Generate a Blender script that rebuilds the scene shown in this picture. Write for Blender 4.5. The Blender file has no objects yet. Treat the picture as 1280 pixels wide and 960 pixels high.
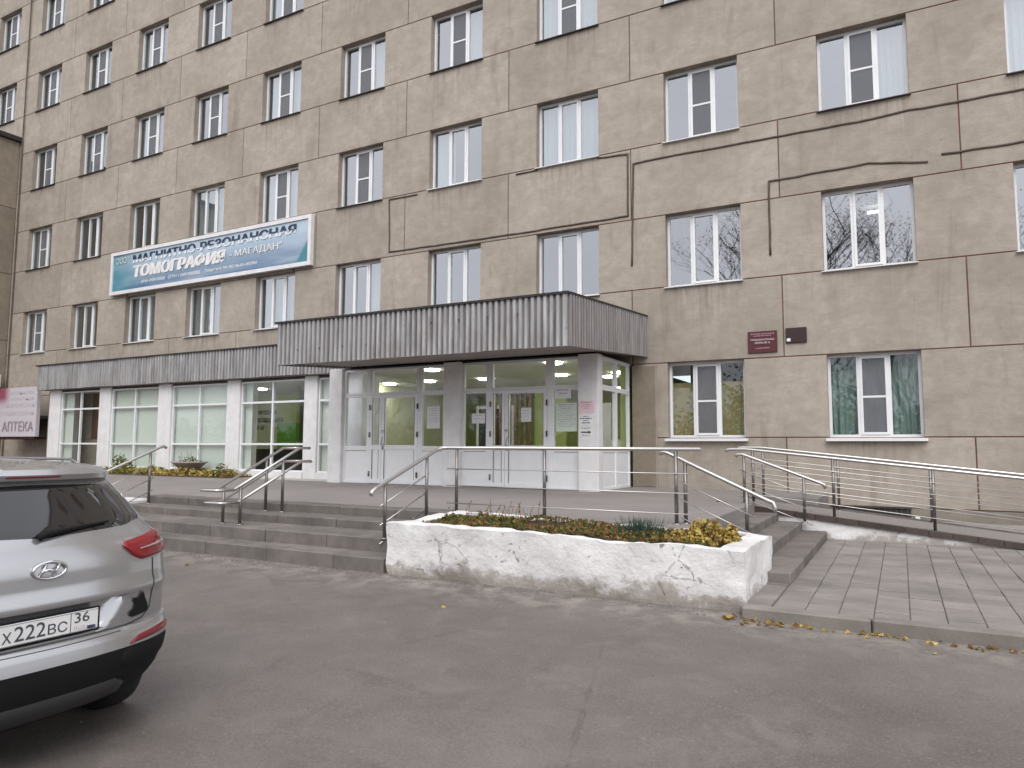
import bpy, bmesh, math, random
from mathutils import Vector, Matrix, noise as mnoise
R = math.radians
random.seed(7)
SC = bpy.context.scene
COL = SC.collection

# ------------------------------------------------------------------ camera, sky, sun, exposure
F_PX, YAW, PIT, ROL = 897.45, 0.4948, 0.0875, 0.0043
CAM = Vector((1.2327, -15.4982, 1.448))
cyw, syw, cp, sp = math.cos(YAW), math.sin(YAW), math.cos(PIT), math.sin(PIT)
fw = Vector((-syw * cp, cyw * cp, sp)); rt = Vector((cyw, syw, 0)); up = rt.cross(fw)
r2 = rt * math.cos(ROL) + up * math.sin(ROL); u2 = up * math.cos(ROL) - rt * math.sin(ROL)
cd = bpy.data.cameras.new('camera')
cd.sensor_fit = 'HORIZONTAL'; cd.sensor_width = 36.0; cd.lens = F_PX / 1280 * 36.0
cd.clip_start = 0.05; cd.clip_end = 2000
cam = bpy.data.objects.new('camera', cd); COL.objects.link(cam)
m = Matrix((r2, u2, -fw)).transposed().to_4x4(); m.translation = CAM
cam.matrix_world = m
SC.camera = cam

SUN_EL, SUN_AZ = R(48), R(150)          # azimuth of the veiled sun, measured from +Y towards +X
world = bpy.data.worlds.new('World'); SC.world = world; world.use_nodes = True
wn = world.node_tree.nodes; wl = world.node_tree.links; wn.clear()
sky = wn.new('ShaderNodeTexSky'); sky.sky_type = 'NISHITA'; sky.sun_disc = False
sky.sun_elevation = SUN_EL; sky.sun_rotation = SUN_AZ; sky.air_density = 1.0; sky.dust_density = 4.0; sky.ozone_density = 1.0
hs = wn.new('ShaderNodeHueSaturation'); hs.inputs['Saturation'].default_value = 0.22
wmix = wn.new('ShaderNodeMix'); wmix.data_type = 'RGBA'; wmix.inputs[0].default_value = 0.62
wtc = wn.new('ShaderNodeTexCoord'); wns = wn.new('ShaderNodeTexNoise'); wns.inputs['Scale'].default_value = 2.2
wns.inputs['Detail'].default_value = 6
wramp = wn.new('ShaderNodeValToRGB')
wramp.color_ramp.elements[0].position = .25; wramp.color_ramp.elements[0].color = (13.5, 13.8, 14.8, 1)
wramp.color_ramp.elements[1].position = .78; wramp.color_ramp.elements[1].color = (19.0, 19.2, 20.0, 1)
bg = wn.new('ShaderNodeBackground'); bg.inputs['Strength'].default_value = 0.095
wo = wn.new('ShaderNodeOutputWorld')
wl.new(sky.outputs[0], hs.inputs['Color']); wl.new(hs.outputs[0], wmix.inputs[6])
wl.new(wtc.outputs['Generated'], wns.inputs['Vector']); wl.new(wns.outputs[0], wramp.inputs[0]); wl.new(wramp.outputs[0], wmix.inputs[7])
wl.new(wmix.outputs[2], bg.inputs['Color']); wl.new(bg.outputs[0], wo.inputs[0])

sd = bpy.data.lights.new('sun', 'SUN'); sd.energy = 1.4; sd.angle = R(50); sd.color = (1, .96, .91)
sun = bpy.data.objects.new('sun', sd); COL.objects.link(sun)
sdir = Vector((math.sin(SUN_AZ) * math.cos(SUN_EL), math.cos(SUN_AZ) * math.cos(SUN_EL), math.sin(SUN_EL)))
sun.rotation_euler = sdir.to_track_quat('Z', 'Y').to_euler()
SC.view_settings.view_transform = 'Standard'; SC.view_settings.look = 'None'
SC.view_settings.exposure = 0.27; SC.view_settings.gamma = 1.0; SC.view_settings.use_curve_mapping = False
SC.cycles.use_denoising = True
SC.cycles.max_bounces = 6; SC.cycles.diffuse_bounces = 3; SC.cycles.transparent_max_bounces = 12; SC.cycles.glossy_bounces = 3
SC.cycles.use_adaptive_sampling = True; SC.cycles.adaptive_threshold = 0.02
SC.cycles.sample_clamp_indirect = 6.0; SC.cycles.caustics_reflective = False; SC.cycles.caustics_refractive = False

# ------------------------------------------------------------------ materials
class NT:
    def __init__(s, name):
        s.m = bpy.data.materials.new(name); s.m.use_nodes = True
        s.n = s.m.node_tree.nodes; s.l = s.m.node_tree.links; s.n.clear()
        s.out = s.n.new('ShaderNodeOutputMaterial'); s.b = s.n.new('ShaderNodeBsdfPrincipled')
        s.l.new(s.b.outputs[0], s.out.inputs[0]); s._pos = None
    def pos(s):
        if not s._pos: s._pos = s.n.new('ShaderNodeNewGeometry').outputs['Position']
        return s._pos
    def obj(s): return s.n.new('ShaderNodeTexCoord').outputs['Object']
    def gen(s): return s.n.new('ShaderNodeTexCoord').outputs['Generated']
    def rnd(s): return s.n.new('ShaderNodeObjectInfo').outputs['Random']
    def mapv(s, v, scale=(1, 1, 1), loc=(0, 0, 0)):
        k = s.n.new('ShaderNodeMapping'); s.l.new(v, k.inputs[0])
        k.inputs['Scale'].default_value = scale; k.inputs['Location'].default_value = loc
        return k.outputs[0]
    def noise(s, v, scale, detail=4, rough=.55, dist=0):
        k = s.n.new('ShaderNodeTexNoise'); s.l.new(v, k.inputs['Vector'])
        k.inputs['Scale'].default_value = scale; k.inputs['Detail'].default_value = detail
        k.inputs['Roughness'].default_value = rough; k.inputs['Distortion'].default_value = dist
        return k.outputs[0]
    def voro(s, v, scale, feat='F1'):
        k = s.n.new('ShaderNodeTexVoronoi'); s.l.new(v, k.inputs['Vector']); k.feature = feat
        k.inputs['Scale'].default_value = scale; return k.outputs['Distance']
    def ramp(s, v, stops):
        k = s.n.new('ShaderNodeValToRGB'); e = k.color_ramp.elements
        while len(e) < len(stops): e.new(.5)
        for el, (p, c) in zip(e, stops):
            el.position = p; el.color = (c, c, c, 1) if not isinstance(c, tuple) else (*c, 1)
        s.l.new(v, k.inputs[0]); return k.outputs[0]
    def mix(s, fac, a, b, mode='MIX'):
        k = s.n.new('ShaderNodeMix'); k.data_type = 'RGBA'; k.blend_type = mode
        for sock, x in ((k.inputs[0], fac), (k.inputs[6], a), (k.inputs[7], b)):
            if isinstance(x, bpy.types.NodeSocket): s.l.new(x, sock)
            elif isinstance(x, tuple): sock.default_value = (*x, 1)
            else: sock.default_value = x
        return k.outputs[2]
    def math(s, op, a, b=0.0):
        k = s.n.new('ShaderNodeMath'); k.operation = op
        for i, x in ((0, a), (1, b)):
            if isinstance(x, bpy.types.NodeSocket): s.l.new(x, k.inputs[i])
            else: k.inputs[i].default_value = x
        return k.outputs[0]
    def sep(s, v, ax):
        k = s.n.new('ShaderNodeSeparateXYZ'); s.l.new(v, k.inputs[0]); return k.outputs[ax]
    def bump(s, h, strength=.3, dist=.01):
        k = s.n.new('ShaderNodeBump'); s.l.new(h, k.inputs['Height'])
        k.inputs['Strength'].default_value = strength; k.inputs['Distance'].default_value = dist
        s.l.new(k.outputs[0], s.b.inputs['Normal']); return k
    def set(s, col=None, rough=None, metal=None, spec=None):
        for nm, v in (('Base Color', col), ('Roughness', rough), ('Metallic', metal), ('Specular IOR Level', spec)):
            if v is None: continue
            if isinstance(v, bpy.types.NodeSocket): s.l.new(v, s.b.inputs[nm])
            elif isinstance(v, tuple): s.b.inputs[nm].default_value = (*v, 1)
            else: s.b.inputs[nm].default_value = v
        return s.m

def plain(name, col, rough=.6, metal=0, var=.12, scale=8, bump=0.0):
    t = NT(name); n = t.noise(t.pos(), scale, 5)
    c = t.mix(t.ramp(n, [(.3, 0.0), (.7, 1.0)]), tuple(x * (1 - var) for x in col), tuple(min(1, x * (1 + var)) for x in col))
    if bump: t.bump(t.noise(t.pos(), scale * 6, 4), bump, .01)
    return t.set(c, rough, metal)

def stucco(name, a, b, streak=.5, drips=False):
    t = NT(name); p = t.pos(); rn = t.rnd()
    big = t.noise(p, .55, 5, .6); mid = t.noise(p, 3.2, 6, .62, .6); fine = t.noise(p, 38, 4, .7)
    c = t.mix(t.ramp(mid, [(.28, 0.0), (.72, 1.0)]), a, b)
    c = t.mix(t.math('MULTIPLY', t.ramp(big, [(.42, 0.0), (.68, 1.0)]), .5), c, tuple(x * .72 for x in a))
    st = t.noise(t.mapv(p, (1.5, 1.5, .2)), 1.5, 7, .68, .5)
    c = t.mix(t.math('MULTIPLY', t.ramp(st, [(.58, 0.0), (.8, 1.0)]), streak), c, (.17, .14, .105))
    pale = t.noise(t.mapv(p, (1.9, 1.9, .22), (9, 3, 1)), 1.3, 4, .6)
    c = t.mix(t.math('MULTIPLY', t.ramp(pale, [(.58, 0.0), (.75, 1.0)]), .35), c, (.46, .42, .35))
    tro = t.noise(t.mapv(p, (2.2, 2.2, 9.0), (4, 1, 7)), 1.5, 6, .7, .9)
    c = t.mix(t.math('MULTIPLY', t.ramp(tro, [(.38, 1.0), (.58, 0.0)]), .2), c, tuple(x * .66 for x in a))
    pit = t.voro(p, 5.5); pm = t.ramp(t.noise(p, .8, 3), [(.5, 0.0), (.6, 1.0)])
    c = t.mix(t.math('MULTIPLY', t.math('MULTIPLY', t.ramp(pit, [(.03, 1.0), (.075, 0.0)]), pm), .75), c, (.09, .075, .06))
    c = t.mix(t.math('MULTIPLY', t.ramp(fine, [(.3, 1.0), (.5, 0.0)]), .25), c, tuple(x * .6 for x in a))
    if drips:                                    # rain streaks running down from the window sills, soot over the heads
        fx = t.math('FRACT', t.math('ADD', t.math('DIVIDE', t.sep(p, 0), 3.2334), 40.0))
        under = t.math('MULTIPLY', t.ramp(fx, [(.0, 0.0), (.04, 1.0), (.47, 1.0), (.52, 0.0)]), 1.0)
        fz = t.math('FRACT', t.math('ADD', t.math('DIVIDE', t.math('SUBTRACT', 1.665, t.sep(p, 2)), 3.31), 20.0))
        fall = t.ramp(fz, [(.0, 1.0), (.10, .55), (.30, 0.0)])
        soot = t.ramp(fz, [(.44, 0.0), (.492, 1.0), (.5, 1.0), (.51, 0.0)])
        dn = t.ramp(t.noise(t.mapv(p, (8, 8, .5)), 1.3, 5, .7), [(.47, 0.0), (.68, 1.0)])
        dl = t.ramp(t.noise(t.mapv(p, (7, 7, .5), (3, 9, 5)), 1.3, 5, .7), [(.55, 0.0), (.7, 1.0)])
        big2 = t.ramp(t.noise(p, .33, 2), [(.4, .25), (.62, 1.0)])
        k_ = t.math('MULTIPLY', t.math('MULTIPLY', under, fall), big2)
        c = t.mix(t.math('MULTIPLY', t.math('MULTIPLY', k_, dn), .85), c, (.15, .12, .095))
        c = t.mix(t.math('MULTIPLY', t.math('MULTIPLY', k_, dl), .6), c, (.50, .46, .41))
        sn = t.ramp(t.noise(p, 1.5, 5, .7), [(.45, 0.0), (.65, 1.0)])
        c = t.mix(t.math('MULTIPLY', t.math('MULTIPLY', t.math('MULTIPLY', under, soot), sn), .5), c, (.13, .11, .09))
    hsv = t.n.new('ShaderNodeHueSaturation'); t.l.new(c, hsv.inputs['Color'])
    t.l.new(t.math('ADD', t.math('MULTIPLY', rn, .16), .92), hsv.inputs['Value'])
    h = t.mix(.5, t.noise(t.mapv(p, (9, 9, 16)), 1.0, 6, .65, 1.2), fine)
    t.bump(h, .55, .012)
    return t.set(hsv.outputs[0], .95, 0, .25)

M = {}
M['stucco'] = stucco('stucco', (.335, .292, .246), (.448, .398, .345), .75, True)
M['stucco_dark'] = stucco('stucco_dark', (.22, .185, .145), (.30, .255, .2), .8)
M['joint'] = plain('joint_mortar', (.14, .062, .040), .9, var=.4, scale=3)
M['bead'] = plain('sealant_bead', (.10, .075, .06), .85, var=.3, scale=5, bump=.3)
M['pvc'] = plain('white_pvc', (.76, .77, .79), .35, var=.04, scale=3)
M['pvc_dirty'] = plain('aged_white_paint', (.70, .69, .70), .6, var=.08, scale=4, bump=.05)
M['dark_sill'] = plain('dark_metal_sill', (.07, .06, .06), .5, .3, var=.4, scale=6)
M['net'] = None
def zinc(name, lo, hi, dirt):
    t = NT(name)
    st = t.noise(t.mapv(t.pos(), (5, 5, .6)), 1.4, 5, .65); bl = t.noise(t.pos(), 1.3, 5, .65)
    c = t.mix(t.ramp(st, [(.35, 0.0), (.68, 1.0)]), lo, hi)
    c = t.mix(t.math('MULTIPLY', t.ramp(bl, [(.45, 0.0), (.7, 1.0)]), dirt), c, (.19, .15, .135))
    c = t.mix(t.math('MULTIPLY', t.rnd(), .4), c, tuple((x + y) / 2 for x, y in zip(lo, hi)))
    return t.set(c, .5, .35, .4)
M['zinc'] = zinc('weathered_zinc', (.23, .222, .222), (.54, .535, .545), .35)
M['zinc_valley'] = zinc('shaded_grimy_zinc_valley', (.10, .09, .09), (.26, .245, .247), .5)  # ridge-to-valley shading, together with grime, put into the valley colour
M['roof_edge'] = plain('black_roof_felt', (.03, .028, .028), .85, var=.4, scale=9, bump=.3)
M['soffit'] = plain('soffit_panel', (.30, .26, .25), .7, var=.1, scale=2)
# stone, concrete, ground
def concrete(name, col, var=.2, scale=1.5, bump=.3, rnd=.12, spots=0):
    t = NT(name); p = t.pos()
    c = t.mix(t.ramp(t.noise(p, scale, 6, .65), [(.3, 0.0), (.72, 1.0)]), tuple(x * (1 - var) for x in col), tuple(x * (1 + var) for x in col))
    f = t.noise(p, 70, 3, .7)
    c = t.mix(t.math('MULTIPLY', t.ramp(f, [(.35, 1.0), (.55, 0.0)]), .3), c, tuple(x * .55 for x in col))
    hsv = t.n.new('ShaderNodeHueSaturation'); t.l.new(c, hsv.inputs['Color'])
    t.l.new(t.math('ADD', t.math('MULTIPLY', t.rnd(), rnd * 2), 1 - rnd), hsv.inputs['Value'])
    t.bump(t.mix(.5, f, t.noise(p, 12, 5)), bump, .006)
    return t.set(hsv.outputs[0], .88, 0, .3)
M['step'] = concrete('step_concrete', (.165, .148, .138), .32, 2.6, .5)
M['deck'] = concrete('platform_tile', (.275, .25, .24), .12, .9)
M['paver'] = concrete('paver_concrete', (.235, .215, .203), .24, 1.6, .4, .10)
M['paver_bed'] = plain('paver_joint_sand', (.13, .12, .105), .95, var=.3, scale=20)
M['kerb'] = concrete('kerb_stone', (.20, .18, .165), .22, 3)
M['plinth'] = concrete('plinth_concrete', (.21, .185, .155), .25, 1.5)
M['ramp_edge'] = concrete('ramp_edge_tile', (.075, .058, .052), .3, 3)
t = NT('asphalt'); p = t.pos()
c = t.mix(t.ramp(t.noise(p, .45, 6, .62), [(.3, 0.0), (.7, 1.0)]), (.106, .093, .086), (.166, .148, .138))
c = t.mix(t.math('MULTIPLY', t.ramp(t.noise(p, 2.6, 5, .6, .8), [(.5, 0.0), (.75, 1.0)]), .5), c, (.20, .176, .166))
c = t.mix(t.math('MULTIPLY', t.ramp(t.noise(p, .9, 5, .6, 1.5), [(.56, 0.0), (.66, 1.0)]), .5), c, (.10, .085, .08))
f = t.noise(p, 60, 4, .85)
c = t.mix(t.math('MULTIPLY', t.ramp(f, [(.54, 0.0), (.68, 1.0)]), .5), c, (.30, .27, .255))
c = t.mix(t.math('MULTIPLY', t.ramp(f, [(.3, 1.0), (.45, 0.0)]), .6), c, (.05, .043, .04))
# sandy dust gathered along the foot of the steps
yy = t.sep(p, 1)
d1 = t.math('ABSOLUTE', t.math('ADD', yy, 9.05)); d1 = t.ramp(d1, [(0.0, 1.0), (.75, 0.0)])
c = t.mix(t.math('MULTIPLY', t.math('MULTIPLY', d1, t.ramp(t.noise(p, 3.5, 6, .7), [(.45, 0.0), (.62, 1.0)])), .75), c, (.30, .265, .235))
# thin winding cracks
ck = t.voro(t.mapv(t.n.new('ShaderNodeTexCoord').outputs['Object'], (.42, .3, .3)), 1.0, 'DISTANCE_TO_EDGE')
wob = t.math('ADD', ck, t.math('MULTIPLY', t.math('SUBTRACT', t.noise(p, 4, 5), .5), .06))
crk = t.math('MULTIPLY', t.ramp(t.math('ABSOLUTE', wob), [(0.0, 1.0), (.006, 0.0)]), t.ramp(t.noise(p, .5, 2), [(.5, 0.0), (.6, 1.0)]))
c = t.mix(t.math('MULTIPLY', crk, .28), c, (.035, .03, .028))
t.bump(t.mix(.65, f, t.noise(p, 7, 5)), .5, .008)
rgh = t.ramp(t.noise(p, 1.2, 4), [(.35, .62), (.7, .92)])
M['asphalt'] = t.set(c, rgh, 0, .35)
M['earth'] = concrete('bare_earth', (.10, .085, .065), .3, 2)
M['soil'] = concrete('planter_soil', (.075, .05, .035), .4, 9, .8)
t = NT('flaking_whitewash'); p = t.pos()
base = t.mix(t.ramp(t.noise(p, 2.2, 6, .6), [(.3, 0.0), (.7, 1.0)]), (.62, .605, .60), (.80, .79, .79))
zz = t.sep(p, 2)
low = t.math('ADD', zz, t.math('MULTIPLY', t.math('SUBTRACT', t.noise(p, 2.0, 7, .75), .5), .8))
dirt = t.ramp(low, [(.0, 1.0), (.10, .75), (.17, 0.0)])
gp = t.ramp(t.noise(p, 1.3, 7, .7, .6), [(.45, 0.0), (.68, 1.0)])
base = t.mix(t.math('MULTIPLY', gp, .45), base, (.50, .475, .46))
scr = t.ramp(t.noise(t.mapv(p, (2, 2, 9)), 1.6, 7, .75, .5), [(.6, 0.0), (.68, 1.0)])
base = t.mix(t.math('MULTIPLY', scr, .35), base, (.38, .34, .31))
c = t.mix(t.math('MULTIPLY', dirt, .85), base, (.25, .212, .178))
chip = t.ramp(t.noise(p, 5.5, 6, .68, 1.2), [(.655, 0.0), (.69, 1.0)])
c = t.mix(t.math('MULTIPLY', chip, .85), c, (.30, .26, .22))
cr = t.voro(t.mapv(p, (1, 1, 1.4)), 1.9, 'DISTANCE_TO_EDGE')
cr = t.math('ADD', cr, t.math('MULTIPLY', t.math('SUBTRACT', t.noise(p, 5, 8, .75, .8), .5), .26))
crk = t.math('MULTIPLY', t.ramp(t.math('ABSOLUTE', cr), [(0.0, 1.0), (.009, 0.0)]), t.ramp(t.noise(p, 1.6, 3), [(.52, 0.0), (.62, 1.0)]))
c = t.mix(t.math('MULTIPLY', crk, .22), c, (.20, .115, .095))
hh = t.math('SUBTRACT', t.noise(p, 6, 7, .65), t.math('MULTIPLY', t.math('ADD', t.math('MULTIPLY', crk, .4), chip), .7))
t.bump(hh, .9, .03)
M['whitewash'] = t.set(c, .9, 0, .2)
# metals, glass
M['steel'] = plain('brushed_steel', (.56, .54, .53), .3, .95, var=.06, scale=30)
M['steel_post'] = plain('dull_steel_post', (.22, .205, .20), .38, .9, var=.12, scale=20)
def glass(name, tint=(.82, .88, .88), ior=1.75, wav=.25):
    t = NT(name); t.n.remove(t.b)
    tr = t.n.new('ShaderNodeBsdfTransparent'); tr.inputs[0].default_value = (*tint, 1)
    gl = t.n.new('ShaderNodeBsdfGlossy'); gl.inputs['Roughness'].default_value = .015; gl.inputs[0].default_value = (.93, .95, 1, 1)
    fr = t.n.new('ShaderNodeFresnel'); fr.inputs['IOR'].default_value = ior
    mx = t.n.new('ShaderNodeMixShader')
    k = t.n.new('ShaderNodeBump'); k.inputs['Strength'].default_value = wav; k.inputs['Distance'].default_value = .006
    t.l.new(t.noise(t.pos(), 2.2, 1), k.inputs['Height']); t.l.new(k.outputs[0], gl.inputs['Normal'])
    gb = t.n.new('ShaderNodeNewGeometry').outputs['Backfacing']          # only the outer face mirrors, the inner one lets light out
    t.l.new(t.math('MULTIPLY', fr.outputs[0], t.math('SUBTRACT', 1.0, gb)), mx.inputs[0]); t.l.new(tr.outputs[0], mx.inputs[1]); t.l.new(gl.outputs[0], mx.inputs[2])
    t.l.new(mx.outputs[0], t.out.inputs[0]); return t.m
M['glass'] = glass('window_glass', (.88, .93, .94), 3.9, .10)
M['plain_glass'] = glass('older_plain_glass', (.88, .93, .93), 1.9, .10)
M['shop_glass'] = glass('shop_glass', (.97, .99, .98), 1.6, .10)
t = NT('mosquito_net'); tr = t.n.new('ShaderNodeBsdfTransparent'); mx = t.n.new('ShaderNodeMixShader'); mx.inputs[0].default_value = .5
t.set((.20, .205, .225), .9); t.l.new(tr.outputs[0], mx.inputs[1]); t.l.new(t.b.outputs[0], mx.inputs[2]); t.l.new(mx.outputs[0], t.out.inputs[0])
M['net'] = t.m
def cloth(name, col, trans=.35):
    t = NT(name); tl = t.n.new('ShaderNodeBsdfTranslucent'); mx = t.n.new('ShaderNodeMixShader'); mx.inputs[0].default_value = trans
    tl.inputs[0].default_value = (*col, 1); t.set(tuple(col), .9)
    t.l.new(t.b.outputs[0], mx.inputs[1]); t.l.new(tl.outputs[0], mx.inputs[2]); t.l.new(mx.outputs[0], t.out.inputs[0]); return t.m
M['blind_white'] = cloth('white_roller_blind', (.82, .85, .81))
M['curtain_green'] = cloth('sage_green_curtain', (.42, .50, .45))
M['curtain_pale'] = cloth('pale_net_curtain', (.62, .64, .64))
M['blind_ochre'] = cloth('ochre_blind', (.58, .43, .20))
M['room'] = plain('room_plaster', (.50, .49, .47), .9, var=.08, scale=2)
M['room_warm'] = plain('room_plaster_warm', (.5, .42, .33), .9, var=.08, scale=2)
M['room_floor'] = plain('room_linoleum', (.22, .17, .13), .6, var=.15, scale=2)
M['lobby_wall'] = plain('lobby_green_wall', (.46, .54, .19), .7, var=.08, scale=1)
M['lobby_green'] = plain('lobby_vivid_green', (.14, .40, .04), .6, var=.08, scale=1)
M['lobby_pale'] = plain('lobby_cream_wall', (.62, .64, .42), .7, var=.06, scale=1)
M['lobby_ceiling'] = plain('lobby_ceiling', (.72, .72, .68), .8, var=.05, scale=2)
M['lobby_floor'] = plain('lobby_floor_tile', (.32, .30, .26), .3, var=.1, scale=2)
def emit(name, col, s):
    t = NT(name); t.set(tuple(col), .5); t.b.inputs['Emission Color'].default_value = (*col, 1); t.b.inputs['Emission Strength'].default_value = s; return t.m
M['lamp'] = emit('lit_lamp', (1, .97, .88), 24.0)
M['lamp_tube'] = emit('lit_ceiling_panel', (1, .96, .9), 5.0)
for k, c, r, mt in (('black_plastic', (.010, .010, .011), .75, 0), ('rubber', (.015, .015, .015), .85, 0), ('dark', (.03, .03, .032), .6, 0),
                    ('paper', (.74, .75, .76), .85, 0), ('paper_green', (.62, .72, .62), .85, 0), ('paper_pink', (.74, .56, .60), .8, 0),
                    ('ink', (.06, .06, .07), .8, 0), ('maroon', (.075, .011, .017), .5, 0), ('maroon_dark', (.03, .010, .011), .4, 0),
                    ('ink_white', (.75, .74, .74), .6, 0), ('navy', (.02, .035, .09), .5, 0), ('chrome', (.72, .72, .74), .12, 1),
                    ('plate_white', (.70, .70, .70), .4, 0), ('mauve_print', (.36, .29, .34), .7, 0), ('grey_print', (.48, .45, .49), .7, 0),
                    ('wood_brown', (.16, .09, .05), .5, 0), ('desk_white', (.6, .62, .6), .5, 0), ('teal', (.06, .28, .33), .5, 0),
                    ('terracotta_grey', (.33, .28, .26), .85, 0), ('ac_white', (.55, .56, .54), .5, 0), ('rim', (.45, .45, .47), .3, .9)):
    M[k] = plain(k, c, r, mt, var=.06, scale=6)
M['black_plastic'].node_tree.nodes['Principled BSDF'].inputs['Specular IOR Level'].default_value = .2
t = NT('banner_print'); g = t.gen(); gx, gz = t.sep(g, 0), t.sep(g, 2)
c = t.mix(t.ramp(gz, [(0.0, 0.0), (.75, 1.0)]), (.035, .11, .23), (.42, .52, .62))
c = t.mix(t.ramp(gx, [(0.0, .9), (.22, 0.0)]), c, (.03, .22, .28))
c = t.mix(t.math('MULTIPLY', t.ramp(t.noise(g, 3.5, 4), [(.45, 0.0), (.7, 1.0)]), .4), c, (.52, .60, .68))
sw = t.math('ADD', t.math('MULTIPLY', gx, 3.2), t.math('MULTIPLY', gz, -.33))
c = t.mix(t.ramp(sw, [(.0, 0.0), (.98, 0.0)]) if False else t.ramp(t.math('SUBTRACT', sw, 2.08), [(.9, 0.0), (.93, 1.0)]), c, (.05, .20, .26))
M['banner'] = t.set(c, .45)
t = NT('banner_letter_fade'); gz = t.math('MULTIPLY', t.sep(t.obj(), 1), 3.7)
M['fade_letter'] = t.set(t.mix(t.ramp(gz, [(.38, 0.0), (.5, 1.0)]), (.72, .78, .84), (.02, .035, .085)), .5)
t = NT('pharmacy_print'); g = t.gen(); gx, gz = t.sep(g, 0), t.sep(g, 2)
fac = t.math('MULTIPLY', t.ramp(gx, [(.12, 1.0), (.3, 0.0)]), t.ramp(gz, [(.62, 0.0), (.8, 1.0)]))
M['pharmacy'] = t.set(t.mix(fac, (.56, .52, .56), (.28, .07, .12)), .55)
# car paint
t = NT('silver_car_paint'); fl = t.noise(t.obj(), 900, 1)
M['paint'] = t.set(t.mix(fl, (.37, .373, .385), (.50, .505, .52)), .25, .75)
t.b.inputs['Coat Weight'].default_value = .7; t.b.inputs['Coat Roughness'].default_value = .04
def gloss(name, col, rough=.06, coat=1.0):
    t = NT(name); t.set(tuple(col), rough); t.b.inputs['Coat Weight'].default_value = coat; return t.m
M['car_glass'] = gloss('tinted_car_glass', (.012, .012, .014), .05)
M['lamp_red'] = gloss('red_lamp_lens', (.22, .008, .015), .12, .35)
M['lamp_clear'] = gloss('smoked_clear_lens', (.34, .25, .25), .1)
M['refl_red'] = gloss('dark_red_reflector', (.17, .010, .017), .2, .3)
def leafmat(name, a, b, tr=.35):
    t = NT(name); n = t.noise(t.pos(), 14, 3)
    c = t.mix(t.ramp(n, [(.35, 0.0), (.65, 1.0)]), a, b)
    tl = t.n.new('ShaderNodeBsdfTranslucent'); mx = t.n.new('ShaderNodeMixShader'); mx.inputs[0].default_value = tr
    t.l.new(c, tl.inputs[0]); t.set(c, .8); t.l.new(t.b.outputs[0], mx.inputs[1]); t.l.new(tl.outputs[0], mx.inputs[2]); t.l.new(mx.outputs[0], t.out.inputs[0]); return t.m
M['leaf_yellow'] = leafmat('yellow_leaves', (.52, .36, .08), (.72, .58, .20))
M['leaf_green'] = leafmat('green_leaves', (.035, .075, .02), (.09, .14, .035))
M['leaf_blue'] = leafmat('bluish_grass', (.035, .075, .055), (.08, .13, .10))
M['leaf_rust'] = leafmat('rusty_leaves', (.16, .075, .03), (.30, .18, .07))
M['leaf_olive'] = leafmat('olive_yellow_cover', (.16, .14, .03), (.36, .28, .06))
M['bark'] = concrete('tree_bark', (.06, .05, .042), .3, 4)

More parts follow.
